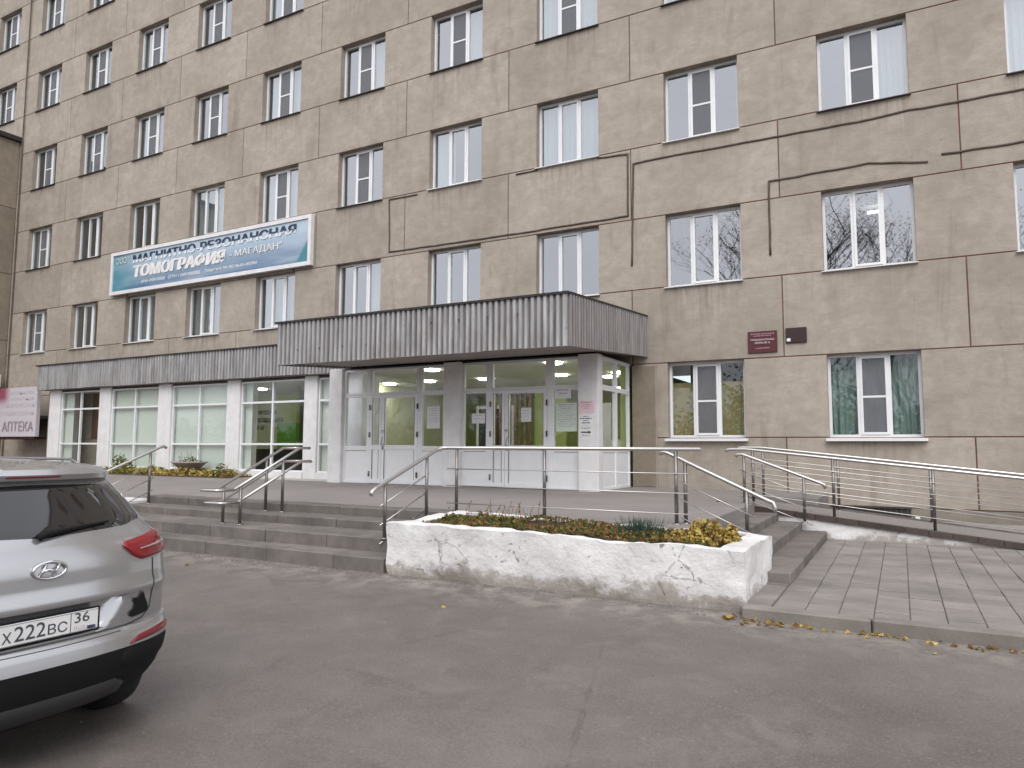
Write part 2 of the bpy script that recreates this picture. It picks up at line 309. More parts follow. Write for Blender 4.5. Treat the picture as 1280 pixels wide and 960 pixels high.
# ------------------------------------------------------------------ mesh helpers
class MB:
    def __init__(s): s.v = []; s.f = []; s.mi = []
    def add(s, vs, fs, mi=0):
        o = len(s.v); s.v += [tuple(v) for v in vs]; s.f += [tuple(i + o for i in f) for f in fs]; s.mi += [mi] * len(fs); return s
    def box(s, x0, x1, y0, y1, z0, z1, mi=0):
        return s.add([(x0, y0, z0), (x1, y0, z0), (x1, y1, z0), (x0, y1, z0), (x0, y0, z1), (x1, y0, z1), (x1, y1, z1), (x0, y1, z1)],
                     [(0, 3, 2, 1), (4, 5, 6, 7), (0, 1, 5, 4), (1, 2, 6, 5), (2, 3, 7, 6), (3, 0, 4, 7)], mi)
    def bevbox(s, x0, x1, y0, y1, z0, z1, b=.01, mi=0):
        bm = bmesh.new(); bmesh.ops.create_cube(bm, size=1)
        for v in bm.verts: v.co = Vector(((x0 + x1) / 2 + v.co.x * (x1 - x0), (y0 + y1) / 2 + v.co.y * (y1 - y0), (z0 + z1) / 2 + v.co.z * (z1 - z0)))
        bmesh.ops.bevel(bm, geom=bm.edges[:], offset=b, segments=1, affect='EDGES')
        bm.verts.index_update(); s.add([v.co[:] for v in bm.verts], [[v.index for v in f.verts] for f in bm.faces], mi); bm.free(); return s
    def prism(s, poly, z0, z1, mi=0):
        n = len(poly); vs = [(x, y, z0) for x, y in poly] + [(x, y, z1) for x, y in poly]
        return s.add(vs, [tuple(range(n - 1, -1, -1)), tuple(range(n, 2 * n))] + [(i, (i + 1) % n, n + (i + 1) % n, n + i) for i in range(n)], mi)
    def prism_axis(s, poly, a0, a1, axis='x', mi=0):
        n = len(poly)
        f = (lambda p, a: (a, p[0], p[1])) if axis == 'x' else (lambda p, a: (p[0], a, p[1]))
        vs = [f(p, a0) for p in poly] + [f(p, a1) for p in poly]
        return s.add(vs, [tuple(range(n)), tuple(range(2 * n - 1, n - 1, -1))] + [(i, n + i, n + (i + 1) % n, (i + 1) % n) for i in range(n)], mi)
    def tube(s, pts, r, n=8, mi=0, cap=True, r1=None):
        pts = [Vector(p) for p in pts]; m_ = len(pts); rings = []
        prev = None
        for i, p in enumerate(pts):
            d = (pts[min(i + 1, m_ - 1)] - pts[max(i - 1, 0)]).normalized()
            if prev is None:
                a = Vector((0, 0, 1)) if abs(d.z) < .9 else Vector((1, 0, 0)); u = d.cross(a).normalized()
            else:
                u = (prev - d * prev.dot(d)).normalized()
            prev = u; w = d.cross(u)
            rr = r if r1 is None else r + (r1 - r) * i / max(1, m_ - 1)
            k = 1.0
            if 0 < i < m_ - 1:
                c = (pts[i] - pts[i - 1]).normalized().dot((pts[i + 1] - pts[i]).normalized()); k = 1 / max(.75, math.sqrt((1 + c) / 2))
            rings.append([p + (u * math.cos(2 * math.pi * j / n) + w * math.sin(2 * math.pi * j / n)) * rr * (k if 0 < i < m_ - 1 else 1) for j in range(n)])
        vs = [v for g in rings for v in g]
        fs = [(i * n + j, i * n + (j + 1) % n, (i + 1) * n + (j + 1) % n, (i + 1) * n + j) for i in range(m_ - 1) for j in range(n)]
        if cap: fs += [tuple(range(n - 1, -1, -1)), tuple((m_ - 1) * n + j for j in range(n))]
        return s.add([v[:] for v in vs], fs, mi)
    def lathe(s, prof, cx, cy, cz, n=24, mi=0):
        vs = [(cx + r * math.cos(2 * math.pi * j / n), cy + r * math.sin(2 * math.pi * j / n), cz + z) for r, z in prof for j in range(n)]
        k = len(prof)
        return s.add(vs, [(i * n + j, i * n + (j + 1) % n, (i + 1) * n + (j + 1) % n, (i + 1) * n + j) for i in range(k - 1) for j in range(n)], mi)
    def mesh(s, name, mats, smooth=False, off=(0, 0, 0)):
        me = bpy.data.meshes.new(name)
        me.from_pydata([(v[0] - off[0], v[1] - off[1], v[2] - off[2]) for v in s.v], [], s.f)
        for k in (mats if isinstance(mats, (list, tuple)) else [mats]): me.materials.append(k)
        me.polygons.foreach_set('material_index', s.mi)
        if smooth: me.polygons.foreach_set('use_smooth', [True] * len(s.f))
        me.update(); return me
    def build(s, name, mats, parent=None, smooth=False, local=False, **kw):
        """verts are world coordinates (or the parent's own when local)"""
        off = (0, 0, 0)
        if parent is not None and not local: off = wloc(parent)
        o = bpy.data.objects.new(name, s.mesh(name, mats, smooth, off)); COL.objects.link(o)
        if parent is not None: o.parent = parent
        tag(o, **kw); return o
def wloc(o):
    v = Vector((0, 0, 0))
    while o is not None: v += o.location; o = o.parent
    return v
def tag(o, label=None, cat=None, group=None, kind=None):
    for k, v in (('label', label), ('category', cat), ('group', group), ('kind', kind)):
        if v: o[k] = v
    return o
def thing(name, loc, label, cat, group=None):
    o = bpy.data.objects.new(name, None); COL.objects.link(o); o.location = loc; o.empty_display_size = .1
    return tag(o, label, cat, group)
def inst(name, mesh, loc, parent, **kw):
    o = bpy.data.objects.new(name, mesh); COL.objects.link(o); o.location = loc; o.parent = parent; return tag(o, **kw)

def text_mesh(body, bold=0.0, shear=0.0, extrude=0.0, align='CENTER'):
    cu = bpy.data.curves.new('lettering', 'FONT'); cu.body = body; cu.size = 1.0; cu.offset = bold; cu.shear = shear
    cu.extrude = extrude; cu.resolution_u = 3; cu.align_x = align
    o = bpy.data.objects.new('lettering', cu); COL.objects.link(o)
    dg = bpy.context.evaluated_depsgraph_get(); dg.update()
    me = bpy.data.meshes.new_from_object(o.evaluated_get(dg)); bpy.data.objects.remove(o); bpy.data.curves.remove(cu)
    return me
def lettering(name, body, mat, parent, origin, ux, uz, w, h, bold=0.0, shear=0.0):
    """flat print: box of w x h, lower left corner at origin (parent space), ux to the right, uz up"""
    me = text_mesh(body, bold if bold <= .015 else 0.0, shear)
    if bold > .015:                                     # heavy type: overprint the glyphs side by side
        bm = bmesh.new()
        for k in range(5):
            bm.from_mesh(me); bm.verts.ensure_lookup_table(); n0 = len(bm.verts) - len(me.vertices)
            for i in range(n0, len(bm.verts)): bm.verts[i].co += Vector(((k - 2) * bold, (0, .4, -.4, .2, -.2)[k] * bold, k * .004))
        bm.to_mesh(me); bm.free()
    xs = [v.co.x for v in me.vertices]; ys = [v.co.y for v in me.vertices]
    x0, x1, y0, y1 = min(xs), max(xs), min(ys), max(ys)
    me.materials.clear(); me.materials.append(mat)
    o = bpy.data.objects.new(name, me); COL.objects.link(o); o.parent = parent
    for v in me.vertices: v.co = Vector(((v.co.x - x0) / (x1 - x0) * w, (v.co.y - y0) / (y1 - y0) * h, v.co.z))
    ux, uz = Vector(ux), Vector(uz); mt = Matrix((ux, uz, ux.cross(uz))).transposed().to_4x4(); mt.translation = Vector(origin)
    o.matrix_local = mt; return o

# ------------------------------------------------------------------ ground
GZ = -0.15                                       # the drive falls gently away from the steps
def ground_z(y): return 0.0 if y > -9.2 else (GZ if y < -13.2 else GZ * (-9.2 - y) / 4.0)
g = MB()
ys = [-900, -200, -60, -20, -16, -14] + [-13.2 + .5 * i for i in range(9)] + [-8.9, -7.3, 30, 900]
ys = sorted(set(round(y, 2) for y in ys)); xs = [-900, -200, -60, -30, -15, -8, -4, 0, 4, 12, 60, 900]
vs = [(x, y, ground_z(y)) for y in ys for x in xs]; nx = len(xs)
g.add(vs, [(j * nx + i, j * nx + i + 1, (j + 1) * nx + i + 1, (j + 1) * nx + i) for j in range(len(ys) - 1) for i in range(nx - 1)])
g.build('ground', M['asphalt'], smooth=True, kind='structure', label='worn grey asphalt drive in front of the steps')

# ------------------------------------------------------------------ the hospital facade
D, W, HH = 3.2334, 1.64, 1.65
BOT = [1.665, 5.015, 8.349, 11.62, 14.905, 18.19]
TOP = [b + HH for b in BOT]
XR, XL = 14.0, -46.0
CELL_COLS = range(-4, 15)
WIN = {-1: (1, 2), 0: (0, 1, 2), 1: (0, 1, 2, 3), 2: (1, 2, 3), 3: (1, 2, 3), 4: (1, 2, 3, 4), 5: (1, 2, 3, 4), 6: (1, 2, 3, 4), 7: (1, 2, 3, 4, 5),
       8: (1, 2, 3, 4, 5), 9: (1, 2, 3, 4, 5), 10: (4, 5)}
def wx(c): return -c * D
def jl(c): return -c * D - (D - W) / 2           # joint left of column c
hosp = thing('hospital_building', (0, 0, 0), 'large beige panel hospital with rows of white windows behind the entrance', 'building')
wall = MB()                                      # material 0 rough stucco (reveals), 1 rust-brown joints
def cell(x0, x1, z0, z1):
    wall.add([(x0, .012, z0), (x1, .012, z0), (x1, .012, z1), (x0, .012, z1)], [(0, 1, 2, 3)], 1)
    wall.add([(x0, .012, z0), (x1, .012, z0), (x1, .26, z0), (x0, .26, z0), (x0, .012, z1), (x1, .012, z1), (x1, .26, z1), (x0, .26, z1)],
             [(0, 3, 2, 1), (4, 5, 6, 7), (1, 2, 6, 5), (3, 0, 4, 7), (2, 3, 7, 6)], 0)
GAP = .011
panels = []
def panel(x0, x1, z0, z1, il=GAP, ir=GAP, ib=GAP, it=GAP): panels.append((x0 + il, x1 - ir, z0 + ib, z1 - it))
def visible(x, z):
    d = Vector((x, 0, z)) - CAM; k = d.dot(fw)
    if k <= .1: return False
    u, v = 640 + F_PX * d.dot(r2) / k, 480 - F_PX * d.dot(u2) / k
    return -220 < u < 1500 and -200 < v < 1100
for c in CELL_COLS:
    x0, x1 = jl(c), jl(c) + D
    if x1 > XR or x0 < XL: continue
    lobby = 2 <= c <= 7
    for k in range(7):                           # spandrel bands
        z0 = .34 if k == 0 else TOP[k - 1]; z1 = BOT[k] if k < 6 else 21.4
        if k == 0 and lobby: continue
        cell(x0, x1, z0, z1)
        if visible((x0 + x1) / 2, (z0 + z1) / 2): panel(x0, x1, z0, z1)
        else: wall.box(x0, x1, 0, .011, z0, z1)
    for k in range(6):                           # piers and openings
        if k == 0 and lobby: continue
        has = k in WIN.get(c, ())
        hl = k in WIN.get(c + 1, ())
        cell(x0, wx(c), BOT[k], TOP[k]); cell(wx(c) + W, x1, BOT[k], TOP[k])
        if visible(x0, BOT[k] + .8) and (has or hl):
            xl = wx(c + 1) + W
            if k == 0 and c == 1: xl = -4.0
            panel(xl, wx(c), BOT[k], TOP[k], 0, 0)
        elif visible(x0, BOT[k] + .8): panel(x0 - (D - W) / 2, wx(c), BOT[k], TOP[k], 0, 0)
        else: wall.box(x0, wx(c), 0, .011, BOT[k], TOP[k])
        if not has:
            cell(wx(c), wx(c) + W, BOT[k], TOP[k]); wall.box(wx(c), wx(c) + W, 0, .011, BOT[k], TOP[k])
# rough concrete strip where the porch meets the facade, and the end by the pharmacy
wall.box(-4.03, -3.47, -.05, .0, .34, 3.27, 0)
wall.build('wall', [M['stucco'], M['joint']], hosp)
for (x0, x1, z0, z1) in panels:
    MB().bevbox(x0, x1, 0.0, .02, z0, z1, .006).build('facade_panel', M['stucco'], hosp)
MB().box(-4.03, XR, -.03, .26, -.3, .335).build('plinth', M['plinth'], hosp)
MB().box(-4.00, -3.50, -.068, -.051, .6, 3.25).build('stained_pilaster', M['stucco_dark'], hosp)
# parapet
MB().box(XL, XR, -.1, .5, 21.4, 21.6).build('parapet', M['dark_sill'], hosp)
# rooms: slabs, cross walls, back wall
rm = MB()
for k in range(7):
    z = BOT[k] - 1.2 if k < 6 else TOP[5] + .45
    if k == 1: rm.box(-4.0, XR, .261, 5, z, z + .3); rm.box(XL, -4.0, .261, 9, z + .1, z + .3)
    elif k == 0: rm.box(-4.0, XR, .261, 5, .4, .75)
    else: rm.box(XL, XR, .261, 5, z, z + .3)
    if k < 6:
        for c in CELL_COLS:
            if k == 0 and c > 0: continue
            rm.box(jl(c) - .06, jl(c) + .06, .262, 5, z + .3, BOT[k] + 2.1)
rm.box(XL, XR, 5.0, 5.2, 4.0, 21.3); rm.box(-4.0, XR, 5.0, 5.2, .4, 4.0)
rm.build('room_partition', M['room'], hosp)

def bars(w, h, b, y0, y1):
    m_ = MB(); m_.box(0, w, y0, y1, 0, b); m_.box(0, w, y0, y1, h - b, h); m_.box(0, b, y0, y1, b, h - b); m_.box(w - b, w, y0, y1, b, h - b); return m_
fr = bars(W, HH, .055, .18, .25)
for xm in (W / 3, 2 * W / 3): fr.box(xm - .028, xm + .028, .182, .248, .055, HH - .055)
ME_FRAME = fr.mesh('window', M['pvc'])
sw_, sh_ = W / 3 - .056, HH - .11
ME_SASH = bars(sw_, sh_, .045, .162, .24).mesh('sash', M['pvc'])
ME_BAR = MB().box(0, sw_ - .09, .168, .235, -.02, .02).mesh('sash_bar', M['pvc'])
ME_PANE = MB().box(0, W / 3 - .083, .213, .219, 0, HH - .11).mesh('pane', M['glass'])
ME_PANE0 = MB().box(0, W / 3 - .083, .213, .219, 0, HH - .11).mesh('pane', M['plain_glass'])
ME_PANE_MID = MB().box(0, sw_ - .09, .205, .211, 0, sh_ - .09).mesh('pane', M['glass'])
ME_NET = MB().box(0, sw_ - .09, .172, .174, 0, sh_ - .09).mesh('mosquito_net', M['net'])
s_ = MB().prism_axis([(-.07, -.035), (-.07, -.02), (.179, .0), (.179, -.035)], -.03, W + .03)
ME_SILL_D = s_.mesh('sill', M['dark_sill']); ME_SILL_W = s_.mesh('sill', M['pvc'])
s_ = MB().prism_axis([(-.12, -.075), (-.12, -.03), (.179, .0), (.179, -.075)], -.05, W + .05); ME_SILL_BIG = s_.mesh('sill', M['pvc'])
def pleats(x0, x1, z0, z1, y, amp=.03, per=.09, name='curtain', mat=None):
    m_ = MB(); n = max(4, int((x1 - x0) / per * 6)); rv = random.random() * 6
    v = []
    for i in range(n + 1):
        x = x0 + (x1 - x0) * i / n; yy = y + amp * math.sin(x / per * 2 * math.pi + rv) + amp * .4 * math.sin(x * 17 + rv)
        v += [(x, yy, z0), (x, yy, z1)]
    m_.add(v, [(2 * i, 2 * i + 2, 2 * i + 3, 2 * i + 1) for i in range(n)]); return m_.mesh(name, mat, True)
CURT = {k: pleats(.0, W, -.1, HH + .05, .38, .03, .12, 'curtain', M[k]) for k in ('curtain_pale', 'curtain_green')}
CURT_HALF = pleats(.0, W * .36, -.1, HH + .05, .40, .04, .12, 'curtain', M['curtain_pale'])
BLIND_T = MB().box(0, W, .36, .365, .0, HH * .74).mesh('blind', M['blind_ochre'])
TRANSOM = {(0, 0), (0, 2), (1, 0), (1, 2), (1, 3), (2, 3), (3, 3), (4, 2), (4, 3), (9, 1), (9, 2), (5, 2)}
rr = random.Random(21)
for c, rows in WIN.items():
    for k in rows:
        wn_ = inst('window', ME_FRAME, (wx(c), 0, BOT[k]), hosp)
        for i in (0, 2):
            inst('pane', ME_PANE if k else ME_PANE0, (i * W / 3 + (.055 if i == 0 else .028), 0, .055), wn_).rotation_euler = (rr.uniform(-.004, .004), 0, rr.uniform(-.008, .008))
        inst('sash', ME_SASH, (W / 3 + .028, 0, .055), wn_)
        inst('pane', ME_PANE_MID, (W / 3 + .073, 0, .1), wn_).rotation_euler = (rr.uniform(-.004, .004), 0, rr.uniform(-.012, .012))
        if (c, k) in TRANSOM or k >= 3:
            inst('sash_bar', ME_BAR, (W / 3 + .073, 0, .055 + sh_ * .48), wn_)
            inst('mosquito_net', ME_NET, (W / 3 + .073, 0, .1), wn_)
        inst('sill', ME_SILL_BIG if k == 0 else (ME_SILL_W if k == 1 or (k == 2 and c in (3, 2, 1)) else ME_SILL_D), (0, 0, 0), wn_)
        if (c, k) == (0, 0): inst('curtain', CURT['curtain_green'], (0, 0, 0), wn_)
        elif (c, k) == (1, 0): inst('blind', BLIND_T, (0, 0, 0), wn_)
        elif k == 1 and c in (0, 1, 2, 3): pass
        else:
            q = rr.random()
            if q < .33: inst('curtain', CURT['curtain_pale'], (0, 0, 0), wn_)
            elif q < .62: inst('curtain', CURT_HALF, (0 if rr.random() < .5 else W * .64, 0, 0), wn_)
# lit lamps on the ceilings of a few rooms
for c, k, dx, y in ((0, 2, 1.35, 3.4), (8, 1, .9, 2.0), (6, 2, .9, 2.2), (9, 2, .9, 2.0)):
    MB().box(wx(c) + dx - .2, wx(c) + dx + .2, y - .2, y + .2, BOT[k] + 2.04, BOT[k] + 2.09).build('ceiling_lamp', M['lamp_tube'], hosp)
MB().tube([(.75, 3.1, BOT[1] + 2.0), (1.05, 3.1, BOT[1] + 2.0)], .035, 8).build('ceiling_lamp', M['lamp_tube'], hosp)
# thick repaired sealant beads on the panel joints (pixel-traced once, fixed on the wall plane)
BEADS = [[(-10.07, 8.28), (-11.03, 8.3), (-10.99, 6.80), (-7.29, 6.76), (-4.11, 6.77), (-4.09, 8.25), (-4.84, 8.29)],
         [(-4.02, 5.58), (-3.96, 7.98), (-3.43, 8.0), (-.93, 7.99), (.71, 7.97), (1.62, 8.01), (2.43, 7.99), (3.46, 8.0), (6.0, 8.0)],
         [(-1.01, 5.45), (-1.0, 7.04), (.88, 7.08), (1.9, 6.92)], [(2.13, 7.02), (3.42, 7.01), (6.0, 7.0)], [(-7.04, 8.29), (-6.43, 8.29)]]
for b in BEADS:
    pts = []
    for (xa, za), (xb, zb) in zip(b, b[1:]):
        n = max(1, int(math.hypot(xb - xa, zb - za) / .25))
        pts += [(xa + (xb - xa) * i / n + random.uniform(-.006, .006), -.004, za + (zb - za) * i / n + random.uniform(-.008, .008)) for i in range(n)]
    pts.append((b[-1][0], -.004, b[-1][1]))
    MB().tube(pts, .024, 6).build('sealant_bead', M['bead'], hosp, smooth=True)
# basement light well grille
wl_ = thing('basement_grille', (.7, -.04, .05), 'dark rusty basement grille in the wall foot beside the ramp', 'grille')
MB().box(.02, 1.36, -.045, -.031, .03, .33).build('opening', M['dark'], wl_)
for i in range(14): MB().tube([(.07 + i * .095, -.06, .03), (.07 + i * .095, -.06, .33)], .008, 5).build('bar', M['bead'], wl_)
MB().box(0, 1.38, -.075, -.046, .325, .355).build('frame', M['dark_sill'], wl_)

# the side wing on the left
wing = thing('wing_building', (-34, -4, 0), 'lower brownish hospital wing jutting out at the left edge', 'building')
MB().box(-38, -30.12, -9, -.001, -.3, 13.8).build('wall', M['joint'], wing)
for j in range(4):
    for z in range(5):
        z0, z1 = (0, 2.9, 5.6, 8.3, 11.0, 13.8)[z], (0, 2.9, 5.6, 8.3, 11.0, 13.8)[z + 1]
        MB().bevbox(-30.13, -30.1, -.005 - 2.25 * (j + 1) + .011, -.005 - 2.25 * j - .011, z0 + .011, z1 - .011, .006).build('facade_panel', M['stucco_dark'], wing)
        MB().bevbox(-38 + 1.97 * j + .011, -38 + 1.97 * (j + 1) - .011, -9.02, -8.999, z0 + .011, z1 - .011, .006).build('facade_panel', M['stucco_dark'], wing)
MB().box(-38.1, -29.95, -9.1, -.01, 13.8, 13.98).build('coping', M['roof_edge'], wing)
tr_ = MB().tube([(-29.85, -.06, 1.0), (-29.86, -.05, 9), (-29.88, -.06, 20.5)], .025, 6)
tr_.build('down_cable', M['bead'], hosp)

# ------------------------------------------------------------------ corrugated fascias
def corr_sheet(width, h, per=.125, depth=.036, shear=0.0):
    """one sheet: x along the run, front face towards -y"""
    m_ = MB(); n = round(width / per); prof = []
    for i in range(n):
        x = i * per; prof += [(x, 0), (x + per * .30, 0), (x + per * .42, -depth), (x + per * .88, -depth)]
    prof.append((n * per, 0))
    v = [];
    for x, y in prof: v += [(x, y, shear * x), (x, y, h + shear * x)]
    k = len(prof)
    for i in range(k - 1): m_.add(v[2 * i:2 * i + 4], [(0, 2, 3, 1)], 1 if i % 4 in (0, 1) else 0)  # valley floor and one flank take the shaded, grimy tone
    # back skin so that the sheet has a thickness
    v2 = []
    for x, y in prof: v2 += [(x, y + .004, shear * x), (x, y + .004, h + shear * x)]
    m_.add(v2, [(2 * i + 1, 2 * i + 3, 2 * i + 2, 2 * i) for i in range(k - 1)])
    return m_, n * per
can = thing('entrance_canopy', (-7.1, -2.2, 3.2), 'deep corrugated metal canopy over the entrance doors', 'canopy')
cxl, cxr, cyf = -10.52, -3.70, -4.38
sl = .30 / 4.38                                   # the canopy falls towards its front edge
def zc(y): return 3.17 + (y - cyf) * sl
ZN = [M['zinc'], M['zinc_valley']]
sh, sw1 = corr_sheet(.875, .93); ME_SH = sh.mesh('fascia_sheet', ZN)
n = int((cxr - cxl) / sw1 + .5); k_ = (cxr - cxl) / (n * sw1)
for i in range(n):
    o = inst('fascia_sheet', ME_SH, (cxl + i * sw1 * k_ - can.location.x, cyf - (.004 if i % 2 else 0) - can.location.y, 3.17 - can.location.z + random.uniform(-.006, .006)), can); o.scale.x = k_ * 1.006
ns = 5; ks = 4.36 / (ns * sw1)
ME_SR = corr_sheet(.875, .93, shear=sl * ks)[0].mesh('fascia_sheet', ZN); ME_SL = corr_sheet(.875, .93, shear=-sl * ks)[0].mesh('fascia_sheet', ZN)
for side, xx in ((1, cxr), (-1, cxl)):
    for i in range(ns):
        y = cyf + .01 + i * sw1 * ks
        o = inst('fascia_sheet', ME_SR if side > 0 else ME_SL, (xx - can.location.x, (y if side > 0 else y + sw1 * ks) - can.location.y, zc(y if side > 0 else y + sw1 * ks) - can.location.z), can)
        o.rotation_euler.z = R(90) if side > 0 else R(-90); o.scale.x = ks
sf = MB(); a = [(cxl + .03, cyf + .03), (cxr - .03, cyf + .03), (cxr - .03, -.01), (cxl + .03, -.01)]
for h0, h1, nm, mt in ((.05, .11, 'soffit', 'soffit'), (.905, .945, 'roof_slab', 'roof_edge')):
    ex = .07 if nm == 'roof_slab' else 0; q = MB()
    pp = [(cxl + .03 - ex, cyf + .03 - ex * 1.4), (cxr - .03 + ex, cyf + .03 - ex * 1.4), (cxr - .03 + ex, -.01), (cxl + .03 - ex, -.01)]
    q.add([(x, y, zc(y) + h0) for x, y in pp] + [(x, y, zc(y) + h1) for x, y in pp], [(0, 3, 2, 1), (4, 5, 6, 7), (0, 1, 5, 4), (1, 2, 6, 5), (2, 3, 7, 6), (3, 0, 4, 7)])
    q.build(nm, M[mt], can)
bl = MB()
for i in range(26): bl.lathe([(.0, 0), (.012, .0), (.012, .01)], 0, 0, 0, 6)
rng = random.Random(4)
for i in range(22):
    x = cxl + .3 + i * .31; z = 3.17 + (.3 if i % 2 else .62)
    MB().box(x - .012, x + .012, cyf - .034, cyf - .024, z - .012, z + .012).build('bolt', M['dark_sill'], can)
aw = thing('storefront_awning', (-18, -1.2, 3.4), 'long weathered corrugated metal fascia over the storefront windows', 'awning')
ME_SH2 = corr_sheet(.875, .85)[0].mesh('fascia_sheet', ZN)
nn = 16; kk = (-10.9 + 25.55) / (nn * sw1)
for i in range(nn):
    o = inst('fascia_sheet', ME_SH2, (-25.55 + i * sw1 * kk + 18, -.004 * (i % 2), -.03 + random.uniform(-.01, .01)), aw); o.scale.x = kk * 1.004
    o.rotation_euler.x = random.uniform(-.012, .012)
MB().box(-25.52, -10.9, -1.17, -.01, 3.37, 3.42).build('soffit', M['soffit'], aw)
MB().box(-25.62, -10.9, -1.27, -.01, 4.215, 4.255).build('roof_slab', M['roof_edge'], aw)
MB().box(-25.55, -25.52, -1.17, -.01, 3.42, 4.21).build('end_plate', M['zinc'], aw)

# ------------------------------------------------------------------ glazed storefront
PZ = .57
sf = thing('storefront', (-18, -.93, PZ), 'glazed storefront with white pillars left of the entrance doors', 'storefront')
COLS = [(-25.12, -24.49), (-22.24, -21.64), (-19.2, -18.59), (-16.09, -15.55), (-13.03, -12.57), (-11.6, -11.0)]
for i, (a, b) in enumerate(COLS):
    MB().bevbox(a, b, -.99, -.3, PZ - .02, 3.36, .012).build('pillar', M['pvc_dirty'], sf)
for i in range(5):
    a, b = COLS[i][1] + .012, COLS[i + 1][0] - .012
    z0, z1, z2, z3 = .74, 1.5, 2.68, 3.29; mid = (a + b) / 2
    f = MB(); bw = .045
    f.box(a, b, -.93, -.86, z0, z0 + bw); f.box(a, b, -.93, -.86, z3 - bw, z3); f.box(a, a + bw, -.93, -.86, z0 + bw, z3 - bw); f.box(b - bw, b, -.93, -.86, z0 + bw, z3 - bw)
    f.box(mid - .03, mid + .03, -.928, -.862, z0 + bw, z3 - bw)
    for z in (z1, z2): f.box(a + bw, mid - .03, -.926, -.864, z - .028, z + .028); f.box(mid + .03, b - bw, -.926, -.864, z - .028, z + .028)
    bay = f.build('window', M['pvc'], sf)
    for xa, xb in ((a + bw, mid - .03), (mid + .03, b - bw)):
        for za, zb in ((z0 + bw, z1 - .028), (z1 + .028, z2 - .028), (z2 + .028, z3 - bw)):
            MB().box(xa, xb, -.90, -.894, za, zb).build('pane', M['shop_glass'], bay)
    MB().box(a, b, -1.0, -.85, PZ - .02, .737).build('sill', M['pvc_dirty'], bay)
    MB().box(a, b, -.93, -.86, 3.292, 3.36).build('head', M['dark_sill'], bay)
    if i in (1, 2, 4): MB().box(a + .03, b - .03, -.80, -.795, .76, 3.27).build('roller_blind', M['blind_white'], bay)
    elif i == 3:
        for xa, xb in ((a + .03, a + .30), (b - .2, b - .03)): MB().box(xa, xb, -.78, -.775, .76, 3.27).build('roller_blind', M['blind_white'], bay)
    else:
        MB().box(a + .03, a + .5, -.78, -.775, .76, 3.27).build('roller_blind', M['blind_white'], bay)
MB().box(-25.5, -25.13, -.8, 0, 0, 3.36).build('end_pier', M['stucco_dark'], sf)
MB().box(-30.1, -25.13, -.004, -.0, .34, 1.66) if False else None

# ------------------------------------------------------------------ lobby behind storefront and porch
lob = thing('lobby', (-14, 2, PZ), 'bright green walled lobby seen through the entrance glass', 'room')
MB().box(-25.4, -4.07, -1.86, 8.8, PZ - .3, PZ + .004).build('floor', M['lobby_floor'], lob)
cl = MB(); cl.box(-25.4, -11.0, -.75, 8.8, 3.30, 3.36); cl.box(-11.0, -4.1, -1.84, 8.8, 3.30, 3.335); cl.build('ceiling', M['lobby_ceiling'], lob)
MB().box(-25.4, -4.07, 8.6, 8.8, PZ, 3.3).build('back_wall', M['lobby_wall'], lob)
MB().box(-25.4, -25.2, -.7, 8.6, PZ, 3.3).build('side_wall', M['lobby_wall'], lob)
MB().box(-4.35, -4.2, .05, 8.6, PZ, 3.3).build('side_wall', M['lobby_wall'], lob)
MB().box(-20.4, -18.2, 3.0, 3.15, PZ, 3.3).build('cream_partition', M['lobby_pale'], lob)
MB().box(-18.2, -17.3, 3.0, 3.15, PZ, 2.25).build('vivid_green_panel', M['lobby_green'], lob)
MB().box(-18.2, -17.3, 3.0, 3.15, 2.25, 3.3).build('pale_green_panel', M['lobby_wall'], lob)
MB().box(-24.4, -21.9, 1.6, 1.75, PZ, 2.3).build('vivid_green_panel', M['lobby_green'], lob)
MB().box(-12.6, -12.4, -.2, 6.0, PZ, 3.3).build('pale_partition', M['lobby_pale'], lob)
MB().box(-10.2, -8.9, 3.4, 3.5, PZ, 2.7).build('inner_door_frame', M['pvc'], lob)
MB().box(-10.1, -9.0, 3.38, 3.4, PZ + .1, 2.6).build('inner_door_glass', M['dark'], lob)
MB().box(-8.3, -7.3, 3.6, 3.7, PZ, 3.3).build('lime_partition', M['lobby_wall'], lob)
MB().box(-6.9, -5.9, 3.6, 3.7, PZ, 2.7).build('inner_door_frame', M['pvc'], lob)
MB().box(-6.8, -6.4, 3.58, 3.6, 1.3, 2.5).build('inner_door_glass', M['dark'], lob)
MB().box(-5.6, -4.3, 2.4, 3.0, PZ, 1.65).build('reception_desk', M['desk_white'], lob)
MB().box(-18.2, -15.2, 1.0, 1.5, PZ, 1.35).build('waiting_bench', M['dark'], lob)
for i in range(8): MB().box(-9.0 + i * .16, -8.94 + i * .16, 2.4, 2.44, PZ, 3.0).build('dark_slat', M['wood_brown'], lob)
for x, y in ((-8.62, -1.3), (-10.42, 1.15), (-12.0, 1.4), (-8.63, 1.25), (-5.39, -1.3), (-6.35, 1.15), (-5.36, 2.1), (-4.8, 1.25), (-17.0, 1.1), (-17.0, 4.5), (-23.2, 1.2), (-20.4, 1.2), (-14.2, 1.6), (-9.5, 5.5), (-6.5, 5.5)):
    MB().lathe([(0.0, -.02), (.17, -.02), (.19, -.005), (.19, .02)], x, y, 3.285, 20).build('ceiling_lamp', M['lamp'], lob)
for x, z, w_, h_, s in ((-19.25, 2.55, 1.0, .17, 'ГОРОДСКАЯ'), (-19.25, 2.28, 1.35, .17, 'ПОЛИКЛИНИКА'), (-19.25, 2.02, .38, .17, '№ 10')):
    lettering('wall_lettering', s, M['teal'] if False else M['leaf_green'], lob, (x + 14, 2.992 - 2, z - PZ), (1, 0, 0), (0, 0, 1), w_, h_, .02)
